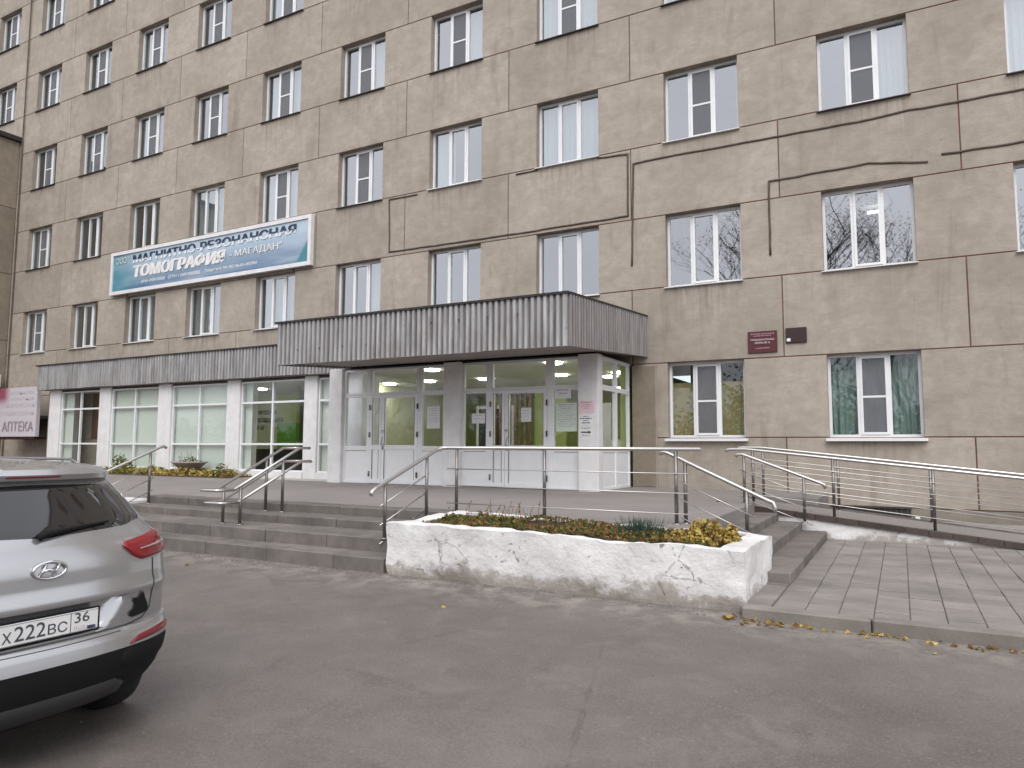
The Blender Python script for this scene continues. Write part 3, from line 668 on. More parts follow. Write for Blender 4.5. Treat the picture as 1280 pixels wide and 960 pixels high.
for i in range(3):
    ch = thing('lobby_chair', (-5.3 + .0 + i * 0, 0, 0), '', 'chair') if False else None

# ------------------------------------------------------------------ entrance porch
por = thing('entrance_porch', (-7.6, -1.9, PZ), 'white framed glass entrance porch with two pairs of doors', 'porch')
for a, b in ((-11.16, -10.75), (-7.78, -7.33), (-4.495, -4.06)):
    MB().bevbox(a, b, -2.06, -1.8, PZ - .01, 3.34, .01).build('column', M['pvc_dirty'], por)
GY0, GY1 = -1.95, -1.88
def light(x0, x1, z0, z1, par, panel=False, b=.05):
    f = MB(); f.box(x0, x1, GY0, GY1, z0, z0 + b); f.box(x0, x1, GY0, GY1, z1 - b, z1); f.box(x0, x0 + b, GY0, GY1, z0 + b, z1 - b); f.box(x1 - b, x1, GY0, GY1, z0 + b, z1 - b)
    o = f.build('window', M['pvc'], par)
    if panel:
        MB().box(x0 + b, x1 - b, GY0 + .015, GY1 - .01, z0 + b, z1 - b).build('infill_panel', M['pvc'], o)
        bd = MB(); i_ = .03
        bd.box(x0 + b, x1 - b, GY0 + .004, GY0 + .014, z1 - b - .012, z1 - b); bd.build('bead', M['soffit'], o)
    else: MB().box(x0 + b, x1 - b, -1.918, -1.912, z0 + b, z1 - b).build('pane', M['shop_glass'], o)
    return o
def leaf(x0, x1, z0, z1, zr, narrow, hinge_left):
    b = .085 if not narrow else .07; y0, y1 = GY0 - .02, GY1 - .005
    f = MB(); f.box(x0, x1, y0, y1, z0, z0 + .1); f.box(x0, x1, y0, y1, z1 - b, z1); f.box(x0, x0 + b, y0, y1, z0 + .1, z1 - b); f.box(x1 - b, x1, y0, y1, z0 + .1, z1 - b)
    f.box(x0 + b, x1 - b, y0, y1, zr - .05, zr + .05)
    o = f.build('door_leaf', M['pvc'], por)
    MB().box(x0 + b, x1 - b, -1.925, -1.919, zr + .05, z1 - b).build('pane', M['shop_glass'], o)
    MB().box(x0 + b, x1 - b, y0 + .018, y1 - .01, z0 + .1, zr - .05).build('infill_panel', M['pvc'], o)
    gk = MB()
    for xa in (x0 + b, x1 - b - .008): gk.box(xa, xa + .008, y0 - .003, y0 + .006, z0 + .1, zr - .05); gk.box(xa, xa + .008, y0 - .003, y0 + .006, zr + .05, z1 - b)
    gk.build('gasket', M['black_plastic'], o)
    hx = x0 if hinge_left else x1
    for z in (z0 + .22, (z0 + z1) / 2 + .1, z1 - .3):
        MB().tube([(hx, y0 - .02, z - .06), (hx, y0 - .02, z + .06)], .018, 8).build('hinge', M['steel_post'] if narrow else M['dark'], o, smooth=True)
    if not narrow:
        kx = x0 + .05; z = zr + .06
        MB().tube([(kx, y0, z), (kx, y0 - .07, z), (kx + .01, y0 - .09, z + .03), (kx + .06, y0 - .09, z + .18), (kx + .06, y0 - .09, z + .27), (kx, y0 - .07, z + .32), (kx, y0, z + .33)], .014, 8).build('door_handle', M['steel'], o, smooth=True)
        MB().box(kx - .02, kx + .02, y0 - .012, y0, z - .12, z - .03).build('lock_plate', M['steel_post'], o)
ZT, ZH, ZM = 3.31, 2.68, 1.41
for x0, xm0, xd0, xn, xd1, xm1, x1 in ((-10.75, -9.99, -9.93, -9.58, -8.53, -8.47, -7.78), (-7.33, -6.67, -6.60, -6.24, -5.23, -5.13, -4.495)):
    for a, b in ((x0, xm0), (xm1, x1)):
        light(a, b, ZH, ZT, por); light(a, b, ZM, ZH - .004, por); light(a, b, PZ + .006, ZM - .004, por, True)
    light(xd0 + .0, xd1, ZH, ZT, por)
    for pa, pb in ((xm0, xd0), (xd1, xm1)): MB().box(pa, pb, GY0 - .012, GY1, PZ + .006, ZT).build('door_post', M['pvc'], por)
    leaf(xd0 + .004, xn - .004, PZ + .012, ZH - .006, ZM + .02, True, True)
    leaf(xn + .004, xd1 - .004, PZ + .012, ZH - .006, ZM + .02, False, False)
    MB().box(x0, x1, -1.965, -1.86, ZT, ZT + .035).build('head_seal', M['dark'], por)
# glazed right side of the porch
for y0, y1 in ((-1.79, -.91), (-.91, -.06)):
    for z0, z1, pn in ((ZH, ZT, 0), (ZM, ZH - .004, 0), (PZ + .006, ZM - .004, 1)):
        f = MB(); b = .05; X0, X1 = -4.17, -4.09
        f.box(X0, X1, y0, y1, z0, z0 + b); f.box(X0, X1, y0, y1, z1 - b, z1); f.box(X0, X1, y0, y0 + b, z0 + b, z1 - b); f.box(X0, X1, y1 - b, y1, z0 + b, z1 - b)
        o = f.build('window', M['pvc'], por)
        if pn: MB().box(X0 + .02, X1 - .02, y0 + b, y1 - b, z0 + b, z1 - b).build('infill_panel', M['pvc'], o)
        else: MB().box(-4.133, -4.127, y0 + b, y1 - b, z0 + b, z1 - b).build('pane', M['shop_glass'], o)
MB().box(-10.7, -4.1, -1.86, -.02, 3.315, 3.335).build('ceiling', M['lobby_ceiling'], por)

# paper notices on the glass and the column
def notice(x0, x1, z0, z1, y, mat, label, lines, ink='ink', seed=1, arrow=False, cat='notice'):
    t_ = thing('notice', ((x0 + x1) / 2, y, (z0 + z1) / 2), label, cat, 'paper notices on the entrance')
    MB().box(x0, x1, y - .004, y, z0, z1).build('sheet', M[mat], t_)
    rg = random.Random(seed); pr = MB(); w_ = x1 - x0
    for (zf, wf, th) in lines:
        zc_ = z0 + (z1 - z0) * zf; a = x0 + w_ * (.5 - wf / 2); b = x0 + w_ * (.5 + wf / 2); x = a
        while x < b - .01:
            l = min(rg.uniform(.02, .07) * (.6 + th * 60), b - x); pr.box(x, x + l, y - .0055, y - .0041, zc_ - th / 2, zc_ + th / 2); x += l + .012
    if arrow:
        zc_ = z0 + (z1 - z0) * .42; pr.box(x0 + .04, x1 - .09, y - .0055, y - .0041, zc_ - .014, zc_ + .014)
        pr.add([(x1 - .10, y - .0055, zc_ - .035), (x1 - .03, y - .0055, zc_), (x1 - .10, y - .0055, zc_ + .035)], [(0, 1, 2)])
    pr.build('print', M[ink], t_); return t_
YN, YG = -2.062, -1.955
notice(-4.48, -4.14, 2.13, 2.39, YN, 'paper_pink', 'pink notice at the top of the white entrance column', [(.85, .7, .02), (.68, .5, .012), (.55, .6, .012), (.4, .4, .012)], 'mauve_print', 1)
notice(-4.47, -4.17, 1.885, 2.10, YN, 'paper', 'white printed sheet between the pink notice and the arrow sheet', [(.85, .4, .012), (.66, .85, .02), (.45, .4, .014), (.25, .6, .018)], 'ink', 2)
notice(-4.47, -4.17, 1.67, 1.86, YN, 'paper', 'white sheet with a black arrow low on the entrance column', [(.85, .7, .012), (.12, .6, .012)], 'ink', 3, True)
notice(-5.06, -4.69, 2.45, 2.69, YG, 'paper', 'small white sheet above the tall pale green notice', [(.75, .75, .03), (.45, .5, .03)], 'grey_print', 4)
notice(-5.03, -4.56, 1.77, 2.36, YG, 'paper_green', 'tall pale green notice in the glass beside the right doors', [(.94 - i * .065, (.8, .7, .5, .85, .6)[i % 5], .014 + .008 * (i in (0, 2))) for i in range(13)], 'grey_print', 5)
notice(-5.84, -5.60, 1.98, 2.28, -1.975, 'paper', 'white sheet behind the glass of the right entrance door', [(.8, .6, .012), (.6, .7, .012), (.4, .5, .012)], 'grey_print', 6)
notice(-7.08, -6.74, 1.96, 2.18, YG, 'paper', 'white sheet in the narrow glass left of the right doors', [(.8, .6, .015), (.5, .7, .012)], 'grey_print', 7)
notice(-8.28, -7.93, 1.86, 2.36, YG, 'paper', 'grey white sheet in the glass right of the left doors', [(.9 - i * .1, .7, .012) for i in range(7)], 'grey_print', 8)

# ------------------------------------------------------------------ platform, steps, ramp, paving
pf = MB()
pf.prism([(-30.1, -7.32), (-4.0, -7.32), (-.85, -7.32), (-.85, -3.42), (-1.46, -3.42), (-1.46, -1.9), (-.05, -1.9), (-.05, -.031), (-4.03, -.031), (-4.03, -.7), (-30.1, -.7)], -.25, PZ)
plat = pf.build('entrance_platform', M['deck'], kind='structure', label='grey tiled platform in front of the entrance doors')
# edge blocks of the platform
def step_run(name, label, x0, x1, y0, y1, z0, z1, bl, rg):
    t_ = thing(name, ((x0 + x1) / 2, (y0 + y1) / 2, z0), label, 'step', 'entrance steps')
    x = x0
    while x < x1 - .02:
        l = bl * rg.uniform(.93, 1.07)
        if x1 - x - l < bl * .35: l = x1 - x
        MB().bevbox(x + .004, x + l - .004, y0 + rg.uniform(-.006, .006), y1, z0, z1 + rg.uniform(-.004, .004), .012).build('step_block', M['step'], t_); x += l
    return t_
rg = random.Random(5)
SX0, SX1 = -10.4, -4.02
step_run('stone_step', 'lowest broad grey step on the asphalt before the entrance', SX0, SX1, -8.84, -8.40, -.02, .172, 1.12, rg)
step_run('stone_step', 'second broad grey step up, carrying the short twin handrail', SX0, SX1, -8.46, -7.75, -.02, .335, 1.02, rg)
step_run('stone_step', 'third broad grey step just below the entrance platform', SX0, SX1, -7.81, -7.26, -.02, .452, 1.2, rg)
step_run('stone_step', 'edge blocks of the entrance platform above the broad steps', SX0, SX1, -7.36, -7.0, -.02, PZ + .006, 1.1, rg)
def side_run(label, x0, x1, y0, y1, z0, z1, rg):
    t_ = thing('side_step', ((x0 + x1) / 2, (y0 + y1) / 2, z0), label, 'step', 'side steps')
    y = y0
    while y < y1 - .02:
        l = 1.05 * rg.uniform(.9, 1.1)
        if y1 - y - l < .4: l = y1 - y
        MB().bevbox(x0, x1 + rg.uniform(-.004, .004), y + .004, y + l - .004, z0, z1 + rg.uniform(-.003, .003), .012).build('step_block', M['step'], t_); y += l
side_run('lowest side step beside the right end of the white planter', -.2, .2, -7.62, -3.42, -.05, .185, rg)
side_run('second side step up beside the white planter', -.55, -.15, -7.24, -3.42, -.05, .312, rg)
side_run('third side step just under the platform corner', -.9, -.5, -7.24, -3.42, -.05, .435, rg)
# low whitewashed block at the far left of the steps
MB().bevbox(-12.4, -10.42, -7.9, -6.9, -.05, .52, .03).build('stair_side_block', M['whitewash'], label='low whitewashed block ending the broad steps at the left', cat='block')

# ramp
def rz(x): return max(.0, .57 - .1015 * (x + 1.46))
rp = thing('wheelchair_ramp', (1.2, -2.7, 0), 'sloping concrete wheelchair ramp with whitewashed side along the facade', 'ramp')
xe = 4.0; q = MB()
q.prism_axis([(-1.47, -.05), (xe, -.05), (xe, rz(xe) + .01), (-1.47, rz(-1.47))], -3.36, -1.92, 'y'); q.build('deck', M['deck'], rp)
q = MB(); q.prism_axis([(-.85, -.05), (xe, -.05), (xe, rz(xe) - .045), (-.85, rz(-.85) - .065)], -3.44, -3.361, 'y')
bm = bmesh.new(); me = q.mesh('tmp', M['whitewash']); bm.from_mesh(me); bmesh.ops.subdivide_edges(bm, edges=bm.edges[:], cuts=12, use_grid_fill=True)
for v in bm.verts:
    if v.co.y < -3.40: v.co.y += (mnoise.noise(v.co * 3.1) * .02)
bm.to_mesh(me); me.name = 'side_wall'; bm.free()
o = bpy.data.objects.new('side_wall', me); COL.objects.link(o); o.parent = rp; me.transform(Matrix.Translation(-rp.location))
x = -1.46
while x < xe - .1:
    l = .30; x2 = min(x + l, xe)
    q = MB(); q.prism_axis([(x + .003, rz(x) - .066), (x2 - .003, rz(x2) - .066), (x2 - .003, rz(x2) + .012), (x + .003, rz(x) + .012)], -3.475, -3.33, 'y'); q.build('edge_tile', M['ramp_edge'], rp); x = x2
x = -1.46
MB().prism_axis([(-1.3, -.05), (xe, -.05), (xe, rz(xe) + .03), (-1.3, rz(-1.3) + .03)], -1.95, -1.87, 'y').build('kerb_edge', M['step'], rp)
MB().box(-.04, xe, -1.86, -.04, -.25, -.02).build('light_well_floor', M['plinth'], rp)
MB().box(1.5, 14, -1.86, -.04, -.02, .12).build('blind_area', M['deck'], kind='structure', label='grey concrete strip between ramp and facade foot')
MB().bevbox(1.42, 1.5, -1.86, -.08, -.1, .20, .01).build('light_well_rim', M['whitewash'], label='whitewashed rim of the basement light well by the facade', cat='kerb')

# paving right of the side steps
PVZ = .08
pv = MB().box(.2, 14, -8.92, -3.45, -.2, PVZ - .012).build('pavement', M['paver_bed'], kind='structure', label='grey paved walk right of the side steps')
MB().box(-.05, .2, -8.92, -7.63, -.2, PVZ - .013).build('joint_bed', M['paver_bed'], pv)
rg = random.Random(9); tw, tl = .262, .262
me_t = {}
for k in range(4):
    b_ = MB().bevbox(0, tw - .006, 0, tl - .008, -.03, 0, .004); me_t[k] = b_.mesh('paver', M['paver'])
for i in range(-1, 13):
    x = .205 + i * tw; off = rg.uniform(0, tl); y = -8.915 - off
    if i == -1: x = -.045
    while y < -3.46:
        y0, y1 = max(y, -8.915), min(y + tl, -3.46)
        if i == -1: y1 = min(y1, -7.64)
        if y1 - y0 > .06:
            o = inst('paver', me_t[0], (x, y0, PVZ + rg.uniform(-.005, .003)), pv)
            o.scale = ((.235 / tw) if i == -1 else 1, (y1 - y0) / tl, 1); o.rotation_euler = (rg.uniform(-.006, .006), rg.uniform(-.008, .008), rg.uniform(-.004, .004))
        y += tl
MB().box(.205 + 13 * .262, 14, -8.91, -3.46, 0, PVZ).build('far_slab', M['paver'], pv)
x = -.02; kerb = bpy.data.objects.new('kerb', None); COL.objects.link(kerb); kerb['kind'] = 'structure'; kerb['label'] = 'grey stone kerb along the paved walk'
while x < 13:
    l = 1.0; MB().bevbox(x + .005, x + l - .005, -9.06, -8.925, -.12, PVZ + .025 + rg.uniform(-.008, .006), .015).build('kerb_stone', M['kerb'], kerb); x += l

# ------------------------------------------------------------------ white planter
pl = thing('flower_planter', (-2, -8.1, 0), 'long cracked whitewashed masonry planter between the steps', 'planter')
def lump(me, amp, keep=lambda v: True):
    for v in me.vertices:
        if keep(v.co):
            n = mnoise.noise_vector(v.co * 1.9) * amp + mnoise.noise_vector(v.co * 6.5) * amp * .35
            v.co += n
X0, X1, Y0, Y1 = -3.98, -.02, -8.84, -7.33
def zt(x): return .585 + (x - X0) / (X1 - X0) * (-.055)
bm = bmesh.new()
for (a, b, c_, d_) in ((X0, X1, Y0, Y0 + .17), (X0, X1, Y1 - .15, Y1), (X0, X0 + .15, Y0 + .17, Y1 - .15), (X1 - .2, X1, Y0 + .17, Y1 - .15)):
    pass
q = MB()
# outer and inner shell as one ring wall, gridded so that it can be uneven
def wall_grid(p, qv, nu, zb, zt_):
    vs = []; 
    for j in range(9):
        for i in range(nu + 1):
            f = i / nu; x = p[0] + (qv[0] - p[0]) * f; y = p[1] + (qv[1] - p[1]) * f; vs.append((x, y, zb + (zt_(x) - zb) * j / 8))
    q.add(vs, [(j * (nu + 1) + i, j * (nu + 1) + i + 1, (j + 1) * (nu + 1) + i + 1, (j + 1) * (nu + 1) + i) for j in range(8) for i in range(nu)])
wall_grid((X0, Y0), (X1, Y0), 60, -.16, zt); wall_grid((X1, Y0), (X1, Y1), 24, -.16, zt); wall_grid((X1, Y1), (X0, Y1), 60, -.16, zt); wall_grid((X0, Y1), (X0, Y0), 24, -.16, zt)
ix0, ix1, iy0, iy1 = X0 + .3, X1 - .24, Y0 + .17, Y1 - .13
def topstrip(po, qo, pi, qi, n):
    vs = []
    for j in range(3):
        for i in range(n + 1):
            f = i / n; g_ = j / 2
            x = (po[0] + (qo[0] - po[0]) * f) * (1 - g_) + (pi[0] + (qi[0] - pi[0]) * f) * g_; y = (po[1] + (qo[1] - po[1]) * f) * (1 - g_) + (pi[1] + (qi[1] - pi[1]) * f) * g_
            vs.append((x, y, zt(x)))
    q.add(vs, [(j * (n + 1) + i, j * (n + 1) + i + 1, (j + 1) * (n + 1) + i + 1, (j + 1) * (n + 1) + i) for j in range(2) for i in range(n)])
O_ = [(X0, Y0), (X1, Y0), (X1, Y1), (X0, Y1)]; I_ = [(ix0, iy0), (ix1, iy0), (ix1, iy1), (ix0, iy1)]
for k, n in ((0, 60), (1, 24), (2, 60), (3, 24)): topstrip(O_[k], O_[(k + 1) % 4], I_[k], I_[(k + 1) % 4], n)
zb_ = lambda x: zt(x)
for k, n in ((0, 60), (1, 24), (2, 60), (3, 24)):
    a, b = I_[(k + 1) % 4], I_[k]; vs = []
    for j in range(2):
        for i in range(n + 1):
            f = i / n; x = a[0] + (b[0] - a[0]) * f; y = a[1] + (b[1] - a[1]) * f; vs.append((x, y, zt(x) - .2 * (1 - j)))
    q.add(vs, [(i, i + 1, n + 1 + i + 1, n + 1 + i) for i in range(n)])
me = q.mesh('shell', M['whitewash'], True, pl.location)
bm = bmesh.new(); bm.from_mesh(me); bmesh.ops.remove_doubles(bm, verts=bm.verts[:], dist=.002); bm.to_mesh(me); bm.free()
for v in me.vertices:
    p_ = v.co.copy(); n_ = mnoise.noise_vector(p_ * 1.7) * .035 + mnoise.noise_vector(p_ * 5.5) * .020 + mnoise.noise_vector(p_ * 14) * .007
    if p_.z < .12: n_ += mnoise.noise_vector(p_ * 9) * .016
    v.co += n_
    if p_.z < .16 and p_.y < -.7: v.co.y += (.16 - p_.z) * .30 * max(0, mnoise.noise(Vector((p_.x * 1.3, 3, 1))) + .35)   # undermined foot
o = bpy.data.objects.new('shell', me); COL.objects.link(o); o.parent = pl; o.modifiers.new('edge', 'EDGE_SPLIT').split_angle = R(48)
so = MB(); nx_, ny_ = 50, 14
vs = [(ix0 - .02 + (ix1 - ix0 + .04) * i / nx_, iy0 - .02 + (iy1 - iy0 + .04) * j / ny_, 0) for j in range(ny_ + 1) for i in range(nx_ + 1)]
vs = [(x, y, zt(x) - .03 + .05 * mnoise.noise(Vector((x * 2.3, y * 2.3, 0))) + .02 * mnoise.noise(Vector((x * 11, y * 11, 2)))) for x, y, z in vs]
so.add(vs, [(j * (nx_ + 1) + i, j * (nx_ + 1) + i + 1, (j + 1) * (nx_ + 1) + i + 1, (j + 1) * (nx_ + 1) + i) for j in range(ny_) for i in range(nx_)])
so.build('soil', M['soil'], pl, smooth=True)

# ------------------------------------------------------------------ plants
def leaves(mb, pts, size, rg, mi=0, flat=.0, long=1.5):
    for p in pts:
        s = size * rg.uniform(.6, 1.3); u = Vector((rg.gauss(0, 1), rg.gauss(0, 1), rg.gauss(0, 1) * (1 - flat))).normalized()
        w = u.cross(Vector((rg.gauss(0, 1), rg.gauss(0, 1), rg.gauss(0, 1)))).normalized(); n_ = u.cross(w) * s * .18; p = Vector(p)
        mb.add([(p - u * s * long / 2)[:], (p + w * s * .5 + n_)[:], (p + u * s * long / 2)[:], (p - w * s * .5 + n_)[:]], [(0, 1, 2, 3)], mi)
def clump(rg, c, rx, ry, rz_, n):
    out = []
    for _ in range(n):
        while True:
            a = Vector((rg.uniform(-1, 1), rg.uniform(-1, 1), rg.uniform(-.1, 1)))
            if a.length < 1 and mnoise.noise(a * 2.2 + Vector(c)) > -.25: break
        out.append((c[0] + a.x * rx, c[1] + a.y * ry, c[2] + a.z * rz_))
    return out
def shrub(name, label, cat, c, blobs, n, size, mats, rg, stems=10):
    t_ = thing(name, c, label, cat); st = MB()
    for i in range(stems):
        b = blobs[i % len(blobs)]; e = Vector(b[0]) + Vector((rg.uniform(-.7, .7) * b[1], rg.uniform(-.7, .7) * b[2], b[3] * rg.uniform(.5, .95)))
        s0 = Vector(c) + Vector((rg.uniform(-.06, .06), rg.uniform(-.05, .05), -.05)); mid = (s0 + e) / 2 + Vector((rg.uniform(-.04, .04), rg.uniform(-.04, .04), .03))
        st.tube([s0, mid, e], .007, 5, r1=.002)
    st.build('stem', M['bark'], t_)
    lf = MB()
    for b in blobs:
        pts = clump(rg, b[0], b[1], b[2], b[3], n)
        for k in range(len(mats)): leaves(lf, pts[k::len(mats)], size, rg, k)
    lf.build('foliage', [M[k] for k in mats], t_); return t_
rg = random.Random(12)
shrub('yellow_shrub', 'bright yellow autumn shrub at the right end of the planter', 'shrub', (-.5, -8.2, .54),
      [((-.72, -8.2, .53), .15, .2, .10), ((-.5, -8.2, .53), .2, .26, .14), ((-.33, -8.15, .53), .15, .22, .12), ((-.55, -8.4, .51), .2, .12, .08), ((-.62, -8.15, .55), .07, .10, .17), ((-.4, -8.25, .55), .07, .1, .19), ((-.27, -8.1, .55), .05, .08, .16), ((-.52, -8.2, .56), .13, .16, .2)], 300, .03, ['leaf_yellow', 'leaf_olive', 'leaf_yellow', 'leaf_rust'], rg, 26)
tf = thing('blue_grass_tuft', (-1.2, -8.15, .54), 'bluish green tuft of grass in the middle of the planter', 'plant')
bl = MB()
for i in range(420):
    a = rg.uniform(0, 6.28); r_ = rg.uniform(0, .2) ** 1.0; x = -1.2 + r_ * math.cos(a) * 1.25; y = -8.15 + r_ * math.sin(a); l = rg.uniform(.08, .24); lean = Vector((math.cos(a), math.sin(a), 0)) * rg.uniform(.02, .12)
    p = Vector((x, y, .51)); e = p + lean + Vector((0, 0, l)); w = Vector((-math.sin(a), math.cos(a), 0)) * .004
    bl.add([(p - w)[:], (p + w)[:], (p + (e - p) * .6 + w * .8 + Vector((0, 0, .01)))[:], e[:], (p + (e - p) * .6 - w * .8 + Vector((0, 0, .01)))[:]], [(0, 1, 2, 4), (4, 2, 3)])
bl.build('blades', M['leaf_blue'], tf)
shrub('green_creeper', 'low green creeping plant at the left end of the planter', 'plant', (-3.35, -8.15, .55),
      [((-3.5, -8.2, .55), .16, .25, .10), ((-3.2, -8.1, .55), .25, .3, .08), ((-2.9, -8.0, .55), .25, .25, .08)], 260, .035, ['leaf_green', 'leaf_green', 'leaf_olive'], rg)
shrub('green_creeper', 'small green seedling patch left of the yellow shrub', 'plant', (-.92, -8.3, .53),
      [((-.92, -8.35, .52), .14, .14, .06)], 140, .03, ['leaf_green', 'leaf_olive'], rg, 5)
gc = MB()
for _ in range(5200):
    x = rg.uniform(ix0 + .05, ix1 - .1); y = rg.uniform(iy0 + .02, iy1 - .03); dens = mnoise.noise(Vector((x * 2.1, y * 2.1, 7)))
    if dens < -.35: continue
    leaves(gc, [(x, y, zt(x) - .015 + .05 * mnoise.noise(Vector((x * 2.3, y * 2.3, 0))) + rg.uniform(0, .045))], .03, rg, rg.choice((0, 0, 0, 0, 1, 2, 2, 2)))
gc.build('planter_ground_cover', [M['leaf_rust'], M['leaf_olive'], M['leaf_green'], M['leaf_yellow']], kind='stuff', label='withered low cover and fallen leaves on the planter soil')
dry = MB()
for _ in range(26):
    x = rg.uniform(-3.6, -2.6); y = rg.uniform(-8.3, -7.7); h = rg.uniform(.12, .3)
    dry.tube([(x, y, .53), (x + rg.uniform(-.03, .03), y, .53 + h * .6), (x + rg.uniform(-.07, .07), y + rg.uniform(-.04, .04), .53 + h)], .003, 4)
    leaves(dry, [(x + rg.uniform(-.05, .05), y, .53 + h * rg.uniform(.6, 1))], .02, rg, 0)
dry.build('dry_stalks', M['leaf_rust'], kind='stuff', label='thin dry stalks behind the green creeper in the planter')
# flower bed before the storefront
bd = MB()
for _ in range(5200):
    x = rg.uniform(-24.3, -14.9); y = rg.uniform(-1.95, -1.05)
    h = .20 * max(0, .55 + mnoise.noise(Vector((x * 1.1, y * 1.5, 3))) + .25)
    leaves(bd, [(x, y, PZ + rg.uniform(.0, 1) * h)], .055, rg, (0, 0, 1, 1, 2, 3)[int(abs(mnoise.noise(Vector((x * .9, 2, y)))) * 14 + rg.random() * 2) % 6])
bd.build('flower_bed_cover', [M['leaf_olive'], M['leaf_yellow'], M['leaf_green'], M['leaf_rust']], kind='stuff', label='yellowing low flower bed along the storefront foot')
MB().bevbox(-24.4, -14.8, -2.0, -1.03, PZ - .02, PZ + .03, .01).build('flower_bed', M['soil'], kind='structure', label='soil bed along the storefront')
pot = thing('plant_bowl', (-17.0, -1.45, PZ), 'wide grey stone bowl planter standing in the flower bed', 'planter')
MB().lathe([(0, 0), (.16, 0), (.14, .06), (.14, .12), (.3, .2), (.44, .34), (.5, .36), (.5, .40), (.42, .40), (.38, .34), (0, .34)], -17.0, -1.45, PZ + .02, 28).build('bowl', M['terracotta_grey'], pot, smooth=True)
lf = MB(); leaves(lf, clump(rg, (-17.0, -1.45, PZ + .36), .34, .34, .2, 90), .05, rg, 0); lf.build('foliage', M['leaf_green'], pot); lf = MB()
for _ in range(12):
    a = rg.uniform(0, 6.28); lf.tube([(-17 + .2 * math.cos(a), -1.45 + .2 * math.sin(a), PZ + .34), (-17 + .3 * math.cos(a), -1.45 + .3 * math.sin(a), PZ + .34 + rg.uniform(.15, .45))], .006, 4)
lf.build('dry_stem', M['leaf_rust'], pot)
shrub('small_bush', 'leggy green bush in the flower bed left of the stone bowl', 'bush', (-20.3, -1.4, PZ), [((-20.3, -1.4, PZ + .1), .35, .25, .55), ((-19.8, -1.5, PZ + .05), .3, .25, .4)], 170, .06, ['leaf_green', 'leaf_olive'], rg)
shrub('small_bush', 'small yellow green bush by the pillar right of the stone bowl', 'bush', (-15.7, -1.4, PZ), [((-15.7, -1.4, PZ + .05), .25, .2, .35)], 150, .05, ['leaf_olive', 'leaf_green'], rg)
fl = MB()
for _ in range(300):
    if rg.random() < .75: x = rg.uniform(0, 6); y = -9.1 - abs(rg.gauss(0, .06))
    elif rg.random() < .5: x = rg.uniform(-.2, .5); y = -9.0 + rg.gauss(-.1, .08)
    elif rg.random() < .3: x = rg.uniform(-9, 5); y = rg.uniform(-14, -9.1)
    else: continue
    if x < .2 and y > -8.95: continue
    leaves(fl, [(x, y, ground_z(y) + .012)], .04, rg, rg.choice((0, 1, 1, 2)), .92)
fl.build('fallen_leaves', [M['leaf_yellow'], M['leaf_rust'], M['leaf_olive']], kind='stuff', label='yellow fallen leaves scattered along the kerb and asphalt')
gr = MB()
for _ in range(700):
    if rg.random() < .7: x = rg.uniform(-10, -.1); y = -8.86 - abs(rg.gauss(0, .12))
    else: x = rg.uniform(-9, 5); y = rg.uniform(-14.5, -9)
    s = rg.uniform(.006, .02); z = ground_z(y)
    gr.add([(x - s, y - s * .7, z), (x + s, y - s, z), (x + s * .8, y + s, z), (x - s, y + s * .8, z), (x, y, z + s * .9)], [(0, 1, 4), (1, 2, 4), (2, 3, 4), (3, 0, 4)])
gr.build('loose_grit', M['step'], kind='stuff', label='loose grit and stone crumbs at the foot of the steps')

# ------------------------------------------------------------------ steel railings
def railing(name, label, loc): return thing(name, loc, label, 'railing', 'steel railings')
def rail(t_, pts, r=.024): MB().tube(pts, r, 10).build('handrail', M['steel'], t_, smooth=True)
def post(t_, x, y, z0, z1, r=.0225):
    MB().tube([(x, y, z0), (x, y, z1)], r, 10).build('post', M['steel_post'], t_, smooth=True)
    MB().lathe([(0, .012), (.045, .012), (.05, .0)], x, y, z0, 14).build('base_plate', M['steel_post'], t_)
def rod(t_, pts, r=.0075): MB().tube(pts, r, 6).build('rod', M['steel'], t_, smooth=True)
Yp, Xs = -7.22, -4.32
a = railing('front_railing', 'long steel railing behind the planter, bending down over the broad steps', (-2.6, Yp, PZ))
rail(a, [(Xs, -8.72, .865), (Xs, -8.70, .91), (Xs, -8.62, .95), (Xs, -7.36, 1.40), (Xs + .02, Yp - .04, 1.43), (Xs + .09, Yp, 1.432), (-.78, Yp, 1.432)])
for x in (-4.08, -2.76, -1.07): post(a, x, Yp, PZ, 1.41)
for y, z0 in ((-7.58, .45), (-8.45, .335)): post(a, Xs, y, z0, 1.40 - (-7.36 - y) * .357 - .01)
for z in (1.15, .925, .69): rod(a, [(-4.22, Yp - .026, z), (-.92, Yp - .026, z)])
for dz in (.26, .49, .71): rod(a, [(Xs - .02, -8.52, 1.40 - 1.16 * .357 - dz), (Xs - .02, -7.5, 1.40 - .14 * .357 - dz)])
b = railing('side_stair_railing', 'sloping steel railing beside the yellow shrub at the side steps', (-.6, -7.08, .5))
zb = lambda x: 1.375 - (x + 1.22) * .447
rail(b, [(-1.30, -7.08, 1.37), (-1.26, -7.08, 1.395), (-1.20, -7.08, 1.38), (-.08, -7.08, zb(-.08)), (-.03, -7.08, zb(-.04)), (-.01, -7.08, .79), (-.01, -7.08, .745)])
post(b, -1.0, -7.08, PZ, zb(-1.0)); post(b, -.31, -7.08, .43, zb(-.31))
for dz in (.25, .45, .66): rod(b, [(-1.05, -7.106, zb(-1.05) - dz), (-.22, -7.106, zb(-.22) - dz)])
c = railing('ramp_stair_railing', 'sloping steel railing on the side steps next to the ramp wall', (-.5, -3.56, .4))
zcr = lambda x: 1.335 - (x + 1.0) * .365
rail(c, [(-1.11, -3.56, 1.31), (-1.08, -3.56, 1.345), (-1.0, -3.56, 1.345), (.14, -3.56, zcr(.14)), (.19, -3.56, zcr(.2)), (.205, -3.56, .84)])
